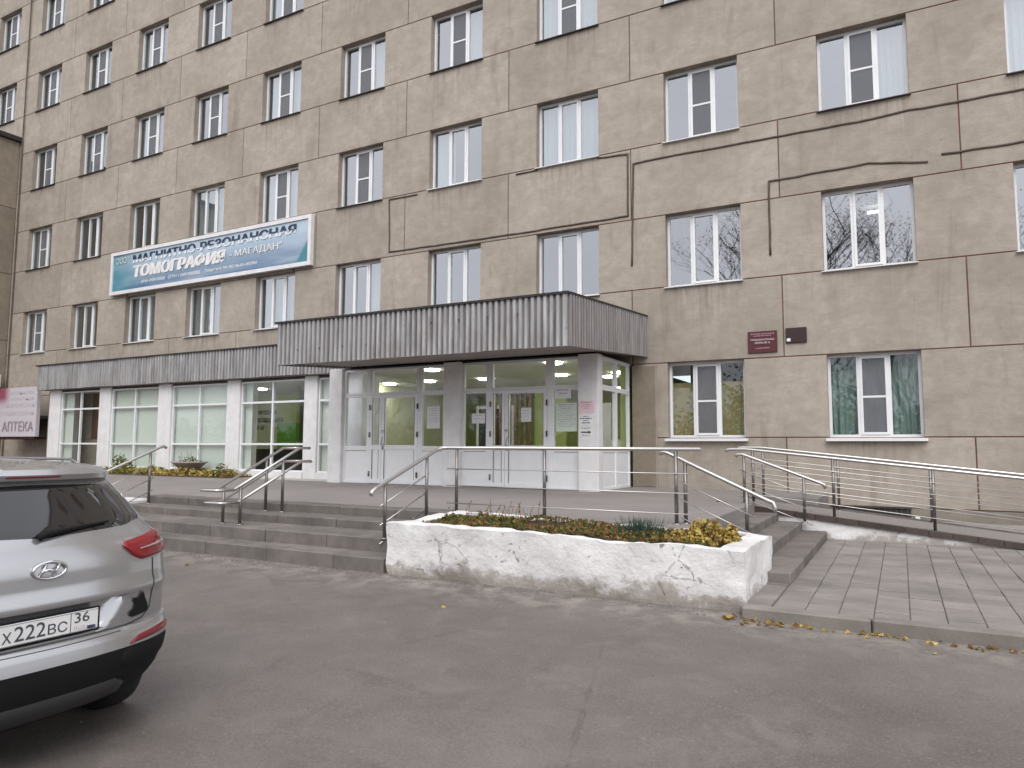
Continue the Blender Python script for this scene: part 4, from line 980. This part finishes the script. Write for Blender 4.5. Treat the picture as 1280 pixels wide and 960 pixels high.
post(c, -.985, -3.56, PZ, zcr(-.985)); post(c, -.10, -3.56, .312, zcr(-.10))
for dz in (.25, .47, .68): rod(c, [(-1.04, -3.586, zcr(-1.04) - dz), (.02, -3.586, zcr(.02) - dz)])
for y, nm, lb, xs_, x0 in ((-3.32, 'ramp_railing', 'near steel railing along the outer edge of the ramp', (-.89, .30, 1.63, 2.95), -1.28), (-1.96, 'ramp_railing', 'far steel railing along the facade side of the ramp', (-.95, .275, 1.64, 3.0), -1.36)):
    d = railing(nm, lb, (1, y, .3)); hz = 1.455 if y > -3 else 1.425
    zr_ = lambda x: hz - max(0, x + .98) * .1035
    rail(d, [(x0 - .04, y, hz - .035), (x0, y, hz - .004), (x0 + .05, y, hz), (-1.0, y, hz), (-.9, y, zr_(-.9)), (4.05, y, zr_(4.05)), (4.1, y, zr_(4.1) - .05)], .025)
    for x in xs_: post(d, x, y, rz(x), zr_(x))
    for dz in (.20, .37, .54, .71): rod(d, [(-1.05, y - .026, hz - dz), (-.92, y - .026, zr_(-.92) - dz), (4.0, y - .026, zr_(4.0) - dz)])
e = railing('stair_handrail', 'short double steel handrail standing in the middle of the broad steps', (-7.25, -7.9, .4))
XA, XB = -7.42, -7.07
for (yl, zl, yh, zh) in ((-8.35, .83, -7.12, 1.415), (-8.28, .65, -7.08, 1.205)):
    loop = [(XB, yl, zl), (XB, yl - .27, zl), (XB - .04, yl - .3, zl), (XA + .04, yl - .3, zl), (XA, yl - .27, zl), (XA, yl, zl)]
    loop2 = [(XA, yh, zh), (XA, yh + .22, zh), (XA + .04, yh + .25, zh), (XB - .04, yh + .25, zh), (XB, yh + .22, zh), (XB, yh, zh)]
    rail(e, loop + loop2 + [(XB, yl, zl)], .02)
for x in (XA, XB): post(e, x, -8.24, .335, .87); post(e, x, -7.45, .452, 1.25)
f = railing('left_railing', 'steel railing with three rods going down the left end of the broad steps', (-10.2, -7.7, .4))
Xf = -10.22; zf = lambda y: 1.432 - (-7.24 - y) * .42
rail(f, [(Xf, -7.16, 1.405), (Xf, -7.2, 1.43), (Xf, -7.28, zf(-7.28)), (Xf, -8.6, zf(-8.6)), (Xf, -8.66, zf(-8.6) - .05)])
post(f, Xf, -7.46, .452, zf(-7.46)); post(f, Xf, -8.42, .335, zf(-8.42))
for dz in (.25, .47, .68): rod(f, [(Xf + .026, -7.4, zf(-7.4) - dz), (Xf + .026, -8.5, zf(-8.5) - dz)])

# ------------------------------------------------------------------ signs
bn = thing('banner_sign', (-18.55, -.1, 6.74), 'long blue framed banner sign with white and navy lettering on the facade', 'sign')
BX0, BX1, BZ0, BZ1 = -23.33, -13.77, 6.74, 8.27
MB().box(BX0 + .05, BX1 - .05, -.13, -.02, BZ0 + .05, BZ1 - .05).build('face', M['banner'], bn)
q = MB(); b_ = .12
q.box(BX0, BX1, -.17, -.03, BZ0, BZ0 + b_); q.box(BX0, BX1, -.17, -.03, BZ1 - b_, BZ1); q.box(BX0, BX0 + b_, -.17, -.03, BZ0 + b_, BZ1 - b_); q.box(BX1 - b_, BX1, -.17, -.03, BZ0 + b_, BZ1 - b_)
q.build('frame', M['pvc_dirty'], bn)
ox, oz, oy = bn.location.x, bn.location.z, -.134 + .1
def bt(s, x, z, w, h, mat, bold=.0, shear=.0, dy=0): lettering('lettering', s, M[mat], bn, (x - ox, oy - dy, z - oz), (1, 0, 0), (0, 0, 1), w, h, bold, shear)
bt('МАГНИТНО-РЕЗОНАНСНАЯ', -22.13, 7.77, 7.75, .30, 'fade_letter', .03)
bt('ТОМОГРАФИЯ', -22.1, 7.24, 4.7, .46, 'ink_white', .055, .12)
bt('- МАГАДАН"', -17.25, 7.34, 2.3, .26, 'ink_white', .02)
bt('ООО "', -23.05, 7.83, .75, .22, 'ink_white', .02)
for s_, x_, w_ in (('ИНН 4909100000', -21.6, 1.25), ('ОГРН 1104910000000', -20.2, 1.6), ('Лицензия № ЛО-36-01-002901', -18.4, 2.4)): bt(s_, x_, 7.02, w_, .12, 'ink_white', .012)
for x in (BX0 + .8, BX1 - .8): MB().box(x - .03, x + .03, -.03, 0, BZ0 - .05, BZ1 + .05).build('bracket', M['dark_sill'], bn)

ap = thing('pharmacy_sign', (-27.3, -.9, 1.7), 'pale pink pharmacy sign board at the far left wall', 'sign')
AX0, AX1, AZ0, AZ1 = -28.5, -26.02, 1.75, 3.55
MB().box(AX0, AX1, -.93, -.80, AZ0, AZ1).build('face', M['pharmacy'], ap)
MB().box(AX0 - .03, AX1 - .05, -.92, -.3, AZ0 - .09, AZ0 - .003).build('light_box', M['maroon_dark'], ap)  # dark slab for the sign's depth, underside shade put into its colour
MB().box(AX0 + .1, AX1 - .1, -.80, -.01, 2.4, 2.5).build('bracket', M['dark_sill'], ap)
def at_(s, x, z, w, h, mat, bold=0): lettering('lettering', s, M[mat], ap, (x + 27.3, -.034, z - 1.7), (1, 0, 0), (0, 0, 1), w, h, bold)
at_('АПТЕКА', AX0 + .28, AZ0 + .2, 2.4 * .86, .36, 'mauve_print', .02); at_('ГОСУДАРСТВЕННАЯ', AX0 + .1, AZ0 + .74, 2.2, .18, 'grey_print', .01)
at_('ВОРОНЕЖСКАЯ', AX0 + .12, AZ0 + 1.06, 2.2, .16, 'grey_print', .01); at_('областная', AX0 + .75, AZ0 + 1.32, 1.5, .13, 'grey_print'); at_('аптечная сеть', AX0 + .75, AZ0 + 1.53, 1.5, .13, 'grey_print')
ac = thing('air_conditioner', (-29.85, -.75, 3.7), 'small dirty white air conditioner unit above the pharmacy sign', 'air conditioner')
MB().bevbox(-30.09, -29.75, -1.15, -.3, 3.68, 4.2, .03).build('case', M['ac_white'], ac)
MB().lathe([(0, 0), (.2, 0), (.2, .02), (.18, .02)], 0, 0, 0, 20)
gq = MB()
for i in range(7): gq.box(-29.748, -29.742, -1.05, -.5, 3.76 + i * .055, 3.775 + i * .055)
gq.build('grille', M['dark'], ac); MB().box(-30.09, -29.8, -1.1, -.35, 3.63, 3.678).build('bracket', M['dark_sill'], ac)

p1 = thing('wall_plaque', (-1.21, 0, 3.42), 'maroon plaque with white lettering between the two ground windows', 'plaque')
MB().bevbox(-1.50, -.92, -.03, .0, 3.42, 3.87, .004).build('plate', M['maroon'], p1)
for s, z, w, h, bo in (('ДЕПАРТАМЕНТ ЗДРАВООХРАНЕНИЯ', 3.80, .46, .025, .0), ('ВОРОНЕЖСКОЙ ОБЛАСТИ', 3.765, .34, .022, .0), ('ГОРОДСКАЯ БОЛЬНИЦА', 3.665, .48, .045, .03), ('КОРПУС № 10', 3.605, .3, .042, .03), ('часы работы 8.00-20.00', 3.50, .28, .028, .0)):
    lettering('lettering', s, M['paper_pink'], p1, (-1.21 - w / 2 + 1.21, -.0315, z - 3.42), (1, 0, 0), (0, 0, 1), w, h, bo)
p2 = thing('wall_plaque', (-.55, 0, 3.58), 'small dark maroon plaque right of the lettered plaque', 'plaque')
MB().bevbox(-.752, -.352, -.04, .0, 3.585, 3.895, .004).build('plate', M['maroon_dark'], p2)
MB().box(-.73, -.66, -.043, -.0405, 3.62, 3.68).build('sticker_scrap', M['paper'], p2)

# ------------------------------------------------------------------ the silver car
CS, CTH, CXY = .911, 1.568, (-2.394, -13.412)
car = thing('parked_car', (CXY[0], CXY[1], GZ), 'silver crossover parked on the asphalt, seen from behind at the left', 'car')
car.rotation_euler.z = CTH; car.scale = (CS, CS, CS)
def interp(z, tab):
    if z <= tab[0][0]: return tab[0][1]
    for (a, fa), (b, fb) in zip(tab, tab[1:]):
        if z <= b: return fa + (fb - fa) * (z - a) / (b - a)
    return tab[-1][1]
YR = [(0.26, 0.2), (0.3, 0.13), (0.4, 0.05), (0.5, 0.01), (0.585, 0.0), (0.6, 0.002), (0.67, 0.012), (0.695, 0.03), (0.7, 0.052), (0.72, 0.052), (0.86, 0.046), (0.875, 0.042), (0.885, 0.036), (0.9, 0.034), (0.93, 0.036), (0.96, 0.05), (1.0, 0.052), (1.08, 0.055), (1.15, 0.07), (1.21, 0.1), (1.24, 0.125), (1.3709, 0.21), (1.5137, 0.31), (1.5494, 0.335), (1.5553, 0.29), (1.5851, 0.275), (1.6148, 0.3), (1.6386, 0.42), (1.6589, 0.8), (1.6684, 1.2)]
HW = [(0.26, 0.8), (0.35, 0.845), (0.5, 0.875), (0.6, 0.885), (0.75, 0.887), (0.9, 0.887), (1.0, 0.885), (1.12, 0.875), (1.2, 0.852), (1.24, 0.805), (1.3114, 0.765), (1.4542, 0.685), (1.5494, 0.625), (1.5851, 0.602), (1.6148, 0.575), (1.6386, 0.52), (1.6589, 0.42), (1.6684, 0.3)]
YF = [(0.26, 4.05), (0.4, 4.2), (0.6, 4.27), (0.75, 4.25), (0.88, 4.15), (0.97, 3.85), (1.03, 3.35), (1.06, 3.12), (1.2, 2.9), (1.3709, 2.62), (1.5494, 2.32), (1.6148, 2.15), (1.6386, 1.98), (1.6589, 1.7), (1.6684, 1.5)]
CC, NN = .42, 2.4
def sstep(v): v = max(0.0, min(1.0, v)); return v * v * (3 - 2 * v)
def recess(x, z):                                # number plate recess, wider at its top
    if not .70 < z < .90: return 0.0
    e = .315 + .12 * (z - .72) / .15
    return .045 * sstep((e - abs(x)) / .06) * sstep((z - .712) / .012) * sstep((.882 - z) / .012)
def sy(x, z, off=0.0):
    hw = interp(z, HW); s = min(abs(x) / hw, 1.0); return interp(z, YR) + recess(x, z) + CC * (1 - max(0, 1 - s ** NN) ** (1 / NN)) - off
def ring(z):
    hw, yr, yf = interp(z, HW), interp(z, YR), interp(z, YF); pts = []
    n = 48
    for i in range(n + 1):
        s = math.sin(math.pi / 2 * i / n) ** .85; pts.append((hw * s, yr + recess(hw * s, z) + CC * (1 - max(0, 1 - s ** NN) ** (1 / NN))))
    cf = min(.5, (yf - yr) * .3)
    for i in range(1, 5): pts.append((hw, yr + CC + (yf - cf - yr - CC) * i / 5))
    for i in range(9):
        s = math.cos(math.pi / 2 * i / 8) ** .85 if i < 8 else 0.0; pts.append((hw * s, yf - cf * (1 - max(0, 1 - s ** 2.2) ** (1 / 2.2))))
    full = pts + [(-x, y) for x, y in reversed(pts[1:-1])]
    return [(x, y, z) for x, y in full]
zs = sorted(set([a for a, _ in YR] + [a for a, _ in HW] + [.45, .55, .64, .712, .716, .724, .76, .8, .84, .87, .874, .878, .882, 1.05, 1.28, 1.38, 1.45]))
def shell(z0, z1, name, mat, cap_t=False, cap_b=False):
    lv = [z for z in zs if z0 - 1e-6 <= z <= z1 + 1e-6]; q = MB(); n = len(ring(1.0)); vs = []
    for z in lv: vs += ring(z)
    fs = [(i * n + j, i * n + (j + 1) % n, (i + 1) * n + (j + 1) % n, (i + 1) * n + j) for i in range(len(lv) - 1) for j in range(n)]
    if cap_t: fs.append(tuple((len(lv) - 1) * n + j for j in range(n)))
    if cap_b: fs.append(tuple(range(n - 1, -1, -1)))
    q.add(vs, fs); o = q.build(name, M[mat], car, True, True); return o
body = shell(.585, 1.70, 'body', 'paint', True)
md = body.modifiers.new('edge', 'EDGE_SPLIT'); md.split_angle = R(38)
bump_ = shell(.26, .585, 'lower_bumper', 'black_plastic', False, True)
def patch(name, xs_, lo, hi, mat, off=.006, nz=8, nx=24, par=None, both=False, **kw):
    """skin over the tail between two height curves lo(x), hi(x)"""
    for sg in ((1, -1) if both else (1,)):
        q = MB(); vs = []; x0, x1 = xs_
        for i in range(nx + 1):
            x = x0 + (x1 - x0) * i / nx
            for j in range(nz + 1):
                z = interp(x, lo) + (interp(x, hi) - interp(x, lo)) * j / nz
                ed = 1.0 if 0 < i < nx and 0 < j < nz else 0.0
                vs.append((sg * x, sy(x, z, off if ed else -.004), z))
        k = nz + 1; fs = [(i * k + j, (i + 1) * k + j, (i + 1) * k + j + 1, i * k + j + 1) for i in range(nx) for j in range(nz)]
        if sg < 0: fs = [tuple(reversed(f)) for f in fs]
        q.add(vs, fs); o = q.build(name, M[mat], par or car, True, True, **kw)
    return o
patch('rear_window', (-.735, .735), [(-.735, 1.30), (-.5, 1.252), (0, 1.232), (.5, 1.252), (.735, 1.30)], [(-.735, 1.31), (-.60, 1.535), (0, 1.549), (.60, 1.535), (.735, 1.31)], 'car_glass', .004, 8, 40)
lampo = patch('tail_lamp', (.42, .862), [(.42, 1.165), (.50, 1.085), (.56, 1.06), (.862, 1.075)], [(.42, 1.18), (.62, 1.208), (.76, 1.228), (.82, 1.222), (.862, 1.18)], 'lamp_red', .018, 8, 26, None, True)
patch('lamp_lens', (.53, .855), [(.53, 1.127), (.855, 1.135)], [(.53, 1.135), (.68, 1.152), (.855, 1.168)], 'lamp_clear', .023, 4, 20, None, True)
patch('reflector', (.45, .862), [(.45, .592), (.862, .603)], [(.45, .60), (.52, .635), (.7, .652), (.862, .648)], 'refl_red', .012, 4, 20, None, True)
patch('bumper_insert', (.40, .87), [(.40, .47), (.6, .42), (.87, .45)], [(.40, .56), (.47, .583), (.87, .598)], 'black_plastic', .010, 4, 20, None, True)
patch('skid_plate', (-.5, .5), [(-.5, .30), (-.42, .27), (.42, .27), (.5, .30)], [(-.5, .36), (-.4, .42), (.4, .42), (.5, .36)], 'dark', .022, 4, 20)
patch('brake_light', (-.16, .16), [(-.16, 1.565), (.16, 1.565)], [(-.16, 1.583), (.16, 1.583)], 'refl_red', .006, 2, 10)
def surf_line(name, pl_, w, mat, off=.004, par=None):
    pts = []
    for (xa, za), (xb, zb2) in zip(pl_, pl_[1:]):
        n = max(2, int(math.hypot(xb - xa, zb2 - za) / .03)); pts += [(xa + (xb - xa) * i / n, za + (zb2 - za) * i / n) for i in range(n)]
    pts.append(pl_[-1]); MB().tube([(x, sy(x, z, off - w * .6), z) for x, z in pts], w, 5).build(name, M[mat], par or car, True, True)
surf_line('tailgate_seam', [(-.665, .90), (-.64, .76), (-.58, .715), (-.45, .699), (.45, .699), (.58, .715), (.64, .76), (.665, .90), (.66, 1.06)], .0045, 'dark', .003)
surf_line('bumper_seam', [(-.55, .682), (0, .678), (.4, .683)], .003, 'dark', .002)
# plate, emblem, sticker, wiper
ZP = .783
pt_ = MB().bevbox(-.275, .275, .052, .066, ZP - .066, ZP + .066, .004).build('plate_frame', M['black_plastic'], car, False, True)
MB().bevbox(-.26, .26, .046, .0518, ZP - .054, ZP + .058, .002).build('number_plate', M['plate_white'], pt_, False, True)
def plt(s, x, z, w, h, bold=.01, mat='ink'): lettering('lettering', s, M[mat], pt_, (x, .0445, z), (1, 0, 0), (0, 0, 1), w, h, bold)
plt('Х', -.235, ZP - .036, .045, .056, .006); plt('222', -.178, ZP - .036, .155, .076, .006); plt('ВС', -.012, ZP - .036, .102, .056, .006)
plt('36', .128, ZP - .004, .082, .054, .006); plt('RUS', .128, ZP - .043, .06, .022, .0, 'grey_print'); plt('ІІІ', .195, ZP - .043, .045, .014, .03, 'navy')
q = MB(); q.box(.106, .109, .044, .0462, ZP - .05, ZP + .054); q.box(-.258, .258, .0445, .0462, ZP + .052, ZP + .054); q.box(-.258, .258, .0445, .0462, ZP - .051, ZP - .049); q.build('plate_rule', M['ink'], pt_, False, True)
lz, lx = 1.087, -.017
q = MB(); ov = [(lx + .085 * math.cos(2 * math.pi * i / 40), sy(0, lz, .008), lz + .044 * math.sin(2 * math.pi * i / 40)) for i in range(41)]
q.tube(ov, .0075, 6, cap=False)
for sg in (-1, 1):
    q.tube([(lx + sg * .036 - .017, sy(0, lz, .008), lz - .031), (lx + sg * .034, sy(0, lz, .010), lz), (lx + sg * .036 + .017, sy(0, lz, .008), lz + .031)], .0075, 6)
q.tube([(lx - .036, sy(0, lz, .008), lz - .008), (lx - .01, sy(0, lz, .010), lz + .004), (lx + .012, sy(0, lz, .010), lz - .004), (lx + .036, sy(0, lz, .008), lz + .008)], .0075, 6)
q.build('emblem', M['chrome'], car, True, True)
cat = [(.475 + (x - 866) / 134 * .15, .735 + (226 - z) / 171 * .138) for x, z in ((885, 80), (905, 98), (925, 88), (950, 52), (965, 85), (972, 110), (990, 150), (1000, 190), (985, 212), (930, 222), (880, 226), (864, 205), (868, 182), (890, 168), (896, 182), (884, 190), (887, 205), (900, 208), (922, 204), (928, 180), (942, 165), (945, 135), (935, 125), (908, 137), (888, 118))]
bm = bmesh.new(); vv = [bm.verts.new((x, 0, z)) for x, z in cat]; fc = bm.faces.new(vv); bmesh.ops.triangulate(bm, faces=[fc]); me = bpy.data.meshes.new('cat_sticker')
bmesh.ops.subdivide_edges(bm, edges=bm.edges[:], cuts=2, use_grid_fill=True)
for v in bm.verts: v.co.y = sy(v.co.x, v.co.z, .009)
bmesh.ops.recalc_face_normals(bm, faces=bm.faces[:]); bm.to_mesh(me); bm.free(); me.materials.append(M['black_plastic'])
o = bpy.data.objects.new('cat_sticker', me); COL.objects.link(o); o.parent = car; o['label'] = 'black cat shaped sticker on the tailgate'
wp = MB().tube([(-.05, sy(0, 1.255, .02), 1.255), (-.02, sy(0, 1.272, .035), 1.272), (.1, sy(.1, 1.285, .03), 1.285), (.37, sy(.37, 1.302, .022), 1.305)], .022, 8, r1=.007).build('rear_wiper', M['black_plastic'], car, True, True)
patch('spoiler', (-.66, .66), [(-.66, 1.502), (0, 1.506), (.66, 1.502)], [(-.66, 1.545), (0, 1.558), (.66, 1.545)], 'paint', .012, 5, 30) if False else None
# side glass, roof rails, mirrors, wheels
def side_skin(name, poly, mat, off, sg):
    q = MB(); vs = [(sg * (interp(z, HW) + off), y, z) for y, z in poly]; q.add(vs, [tuple(range(len(vs))) if sg > 0 else tuple(range(len(vs) - 1, -1, -1))]); return q.build(name, M[mat], car, False, True)
for sg in (1, -1):
    for poly in ([(.72, 1.30), (1.45, 1.26), (1.45, 1.52), (.95, 1.50)], [(1.53, 1.255), (2.45, 1.235), (2.12, 1.52), (1.53, 1.52)]):
        side_skin('side_window', poly, 'car_glass', .004, sg)
    MB().tube([(sg * .5, .7, 1.63), (sg * .52, .85, 1.662), (sg * .52, 1.9, 1.662), (sg * .5, 2.05, 1.63)], .010, 6).build('roof_rail', M['steel_post'], car, True, True)
    MB().bevbox(sg * .98 - .1, sg * .98 + .1, 2.55, 2.68, 1.05, 1.19, .03).build('wing_mirror', M['paint'], car, True, True)
    for y in (.84, 3.43):
        w_ = MB(); prof = [(.20, -.1), (.30, -.105), (.325, -.09), (.335, -.04), (.335, .04), (.325, .09), (.30, .105), (.20, .1)]
        n = 36; xc = sg * .80
        w_.add([(xc + b, y + r_ * math.cos(2 * math.pi * j / n), .335 + r_ * math.sin(2 * math.pi * j / n)) for r_, b in prof for j in range(n)],
               [(i * n + j, i * n + (j + 1) % n, (i + 1) * n + (j + 1) % n, (i + 1) * n + j) for i in range(len(prof) - 1) for j in range(n)])
        wh = w_.build('wheel', M['rubber'], car, True, True)
        rm_ = MB(); xo = xc + sg * .098
        for j in range(10):
            a0 = 2 * math.pi * j / 10; rm_.tube([(xo, y + .03 * math.cos(a0), .335 + .03 * math.sin(a0)), (xo, y + .21 * math.cos(a0), .335 + .21 * math.sin(a0))], .016, 5)
        rm_.tube([(xo, y + .205 * math.cos(2 * math.pi * j / 30), .335 + .205 * math.sin(2 * math.pi * j / 30)) for j in range(31)], .014, 6, cap=False)
        rm_.build('rim', M['rim'], wh, True, False if False else True)
        dk = MB(); dk.tube([(xc - .05, y, .335), (xc + sg * .07, y, .335)], .205, 24); dk.build('brake_disc', M['dark'], wh, False, True)
        ar = MB(); rr_ = [(.36, .45)]; vs = []
        for j in range(25):
            a0 = math.pi * (-.05 + (.75 if y < 1 else 1.1) * j / 24)
            for r_ in (.35, .43): vs.append((sg * .897, y + r_ * math.cos(a0), .335 + r_ * math.sin(a0)))
        ar.add(vs, [(2 * j, 2 * j + 1, 2 * j + 3, 2 * j + 2) if sg > 0 else (2 * j + 2, 2 * j + 3, 2 * j + 1, 2 * j) for j in range(24)]); ar.build('arch_trim', M['black_plastic'], car, False, True)
MB().box(-.6, .6, .9, 3.9, .16, .27).build('underbody', M['dark'], car, False, True)
# front windscreen and lamps (hidden from here)
def front_patch(name, za, zb2, xw, mat):
    q = MB(); vs = []; n = 20
    for i in range(n + 1):
        s = -xw + 2 * xw * i / n
        for z in (za, (za + zb2) / 2, zb2):
            hw, yf = interp(z, HW), interp(z, YF); yr = interp(z, YR); cf = min(.5, (yf - yr) * .3)
            vs.append((hw * s, yf - cf * (1 - max(0, 1 - abs(s) ** 2.2) ** (1 / 2.2)) + .006, z))
    q.add(vs, [(i * 3 + j + 1, (i + 1) * 3 + j + 1, (i + 1) * 3 + j, i * 3 + j) for i in range(n) for j in range(2)]); q.build(name, M[mat], car, True, True)
front_patch('windscreen', 1.09, 1.54, .92, 'car_glass'); front_patch('grille', .5, .8, .6, 'black_plastic')

# ------------------------------------------------------------------ bare autumn trees across the drive (seen mirrored in the windows)
tb = MB(); rg = random.Random(33)
def branch(p, d, l, r_, lev):
    pts = [p]; q = p.copy(); dd = d.copy()
    n = 4 if lev < 2 else 2
    for i in range(n):
        dd = (dd + Vector((rg.gauss(0, .13), rg.gauss(0, .13), rg.gauss(0, .08) + .05))).normalized(); q = q + dd * (l / n); pts.append(q.copy())
    tb.tube(pts, r_, 6 if lev < 1 else (4 if lev < 3 else 3), 0, False, r1=r_ * .45)
    if lev >= 4:
        if rg.random() < .5: leaves(tb, [q + Vector((rg.gauss(0, .25), rg.gauss(0, .25), rg.gauss(0, .25))) for _ in range(3)], .09, rg, 1)
        return
    k = (9, 6, 5, 4)[lev]
    for i in range(k):
        f = rg.uniform(.35, 1) if lev else rg.uniform(.3, 1); j = min(len(pts) - 2, int(f * (len(pts) - 1))); s0 = pts[j].lerp(pts[j + 1], f * (len(pts) - 1) - j)
        a = rg.uniform(0, 6.28); side = Vector((math.cos(a), math.sin(a), rg.uniform(.1, .7)))
        branch(s0, (dd * .75 + side).normalized(), l * rg.uniform(.42, .62), r_ * .42, lev + 1)
for i in range(17):
    x = 22 - i * 6.2 + rg.uniform(-2, 2); y = -38 + rg.uniform(-5, 4); sc_ = 1.0 if x > -15 else .42; branch(Vector((x, y, GZ)), Vector((0, 0, 1)), rg.uniform(10, 15) * sc_, rg.uniform(.2, .32) * sc_, 0)
hd = []
for i in range(60):
    x = rg.uniform(-90, 28); y = -33 + rg.uniform(-3, 2); leaves(tb, clump(rg, (x, y, GZ), 1.6, 1.2, rg.uniform(1.2, 2.6), 200), .12, rg, rg.choice((1, 2)))
for i in range(46):
    x = 30 - i * 2.7 + rg.uniform(-1, 1); y = -44 + rg.uniform(-3, 2); h = rg.uniform(5, 10) if x > -15 else rg.uniform(3, 6)
    leaves(tb, clump(rg, (x, y, GZ), 2.2, 1.5, h, 900), .2, rg, 3); leaves(tb, clump(rg, (x + 1.3, y - 4, GZ), 2.6, 1.5, h * .9, 800), .28, rg, rg.choice((1, 2, 3))); tb.tube([(x, y, GZ), (x, y, h * .8)], .14, 5, r1=.03)
tb.build('tree_belt', [M['bark'], M['leaf_rust'], M['leaf_olive'], M['leaf_green']], kind='stuff', label='bare autumn trees and bushes across the drive, mirrored in the windows')
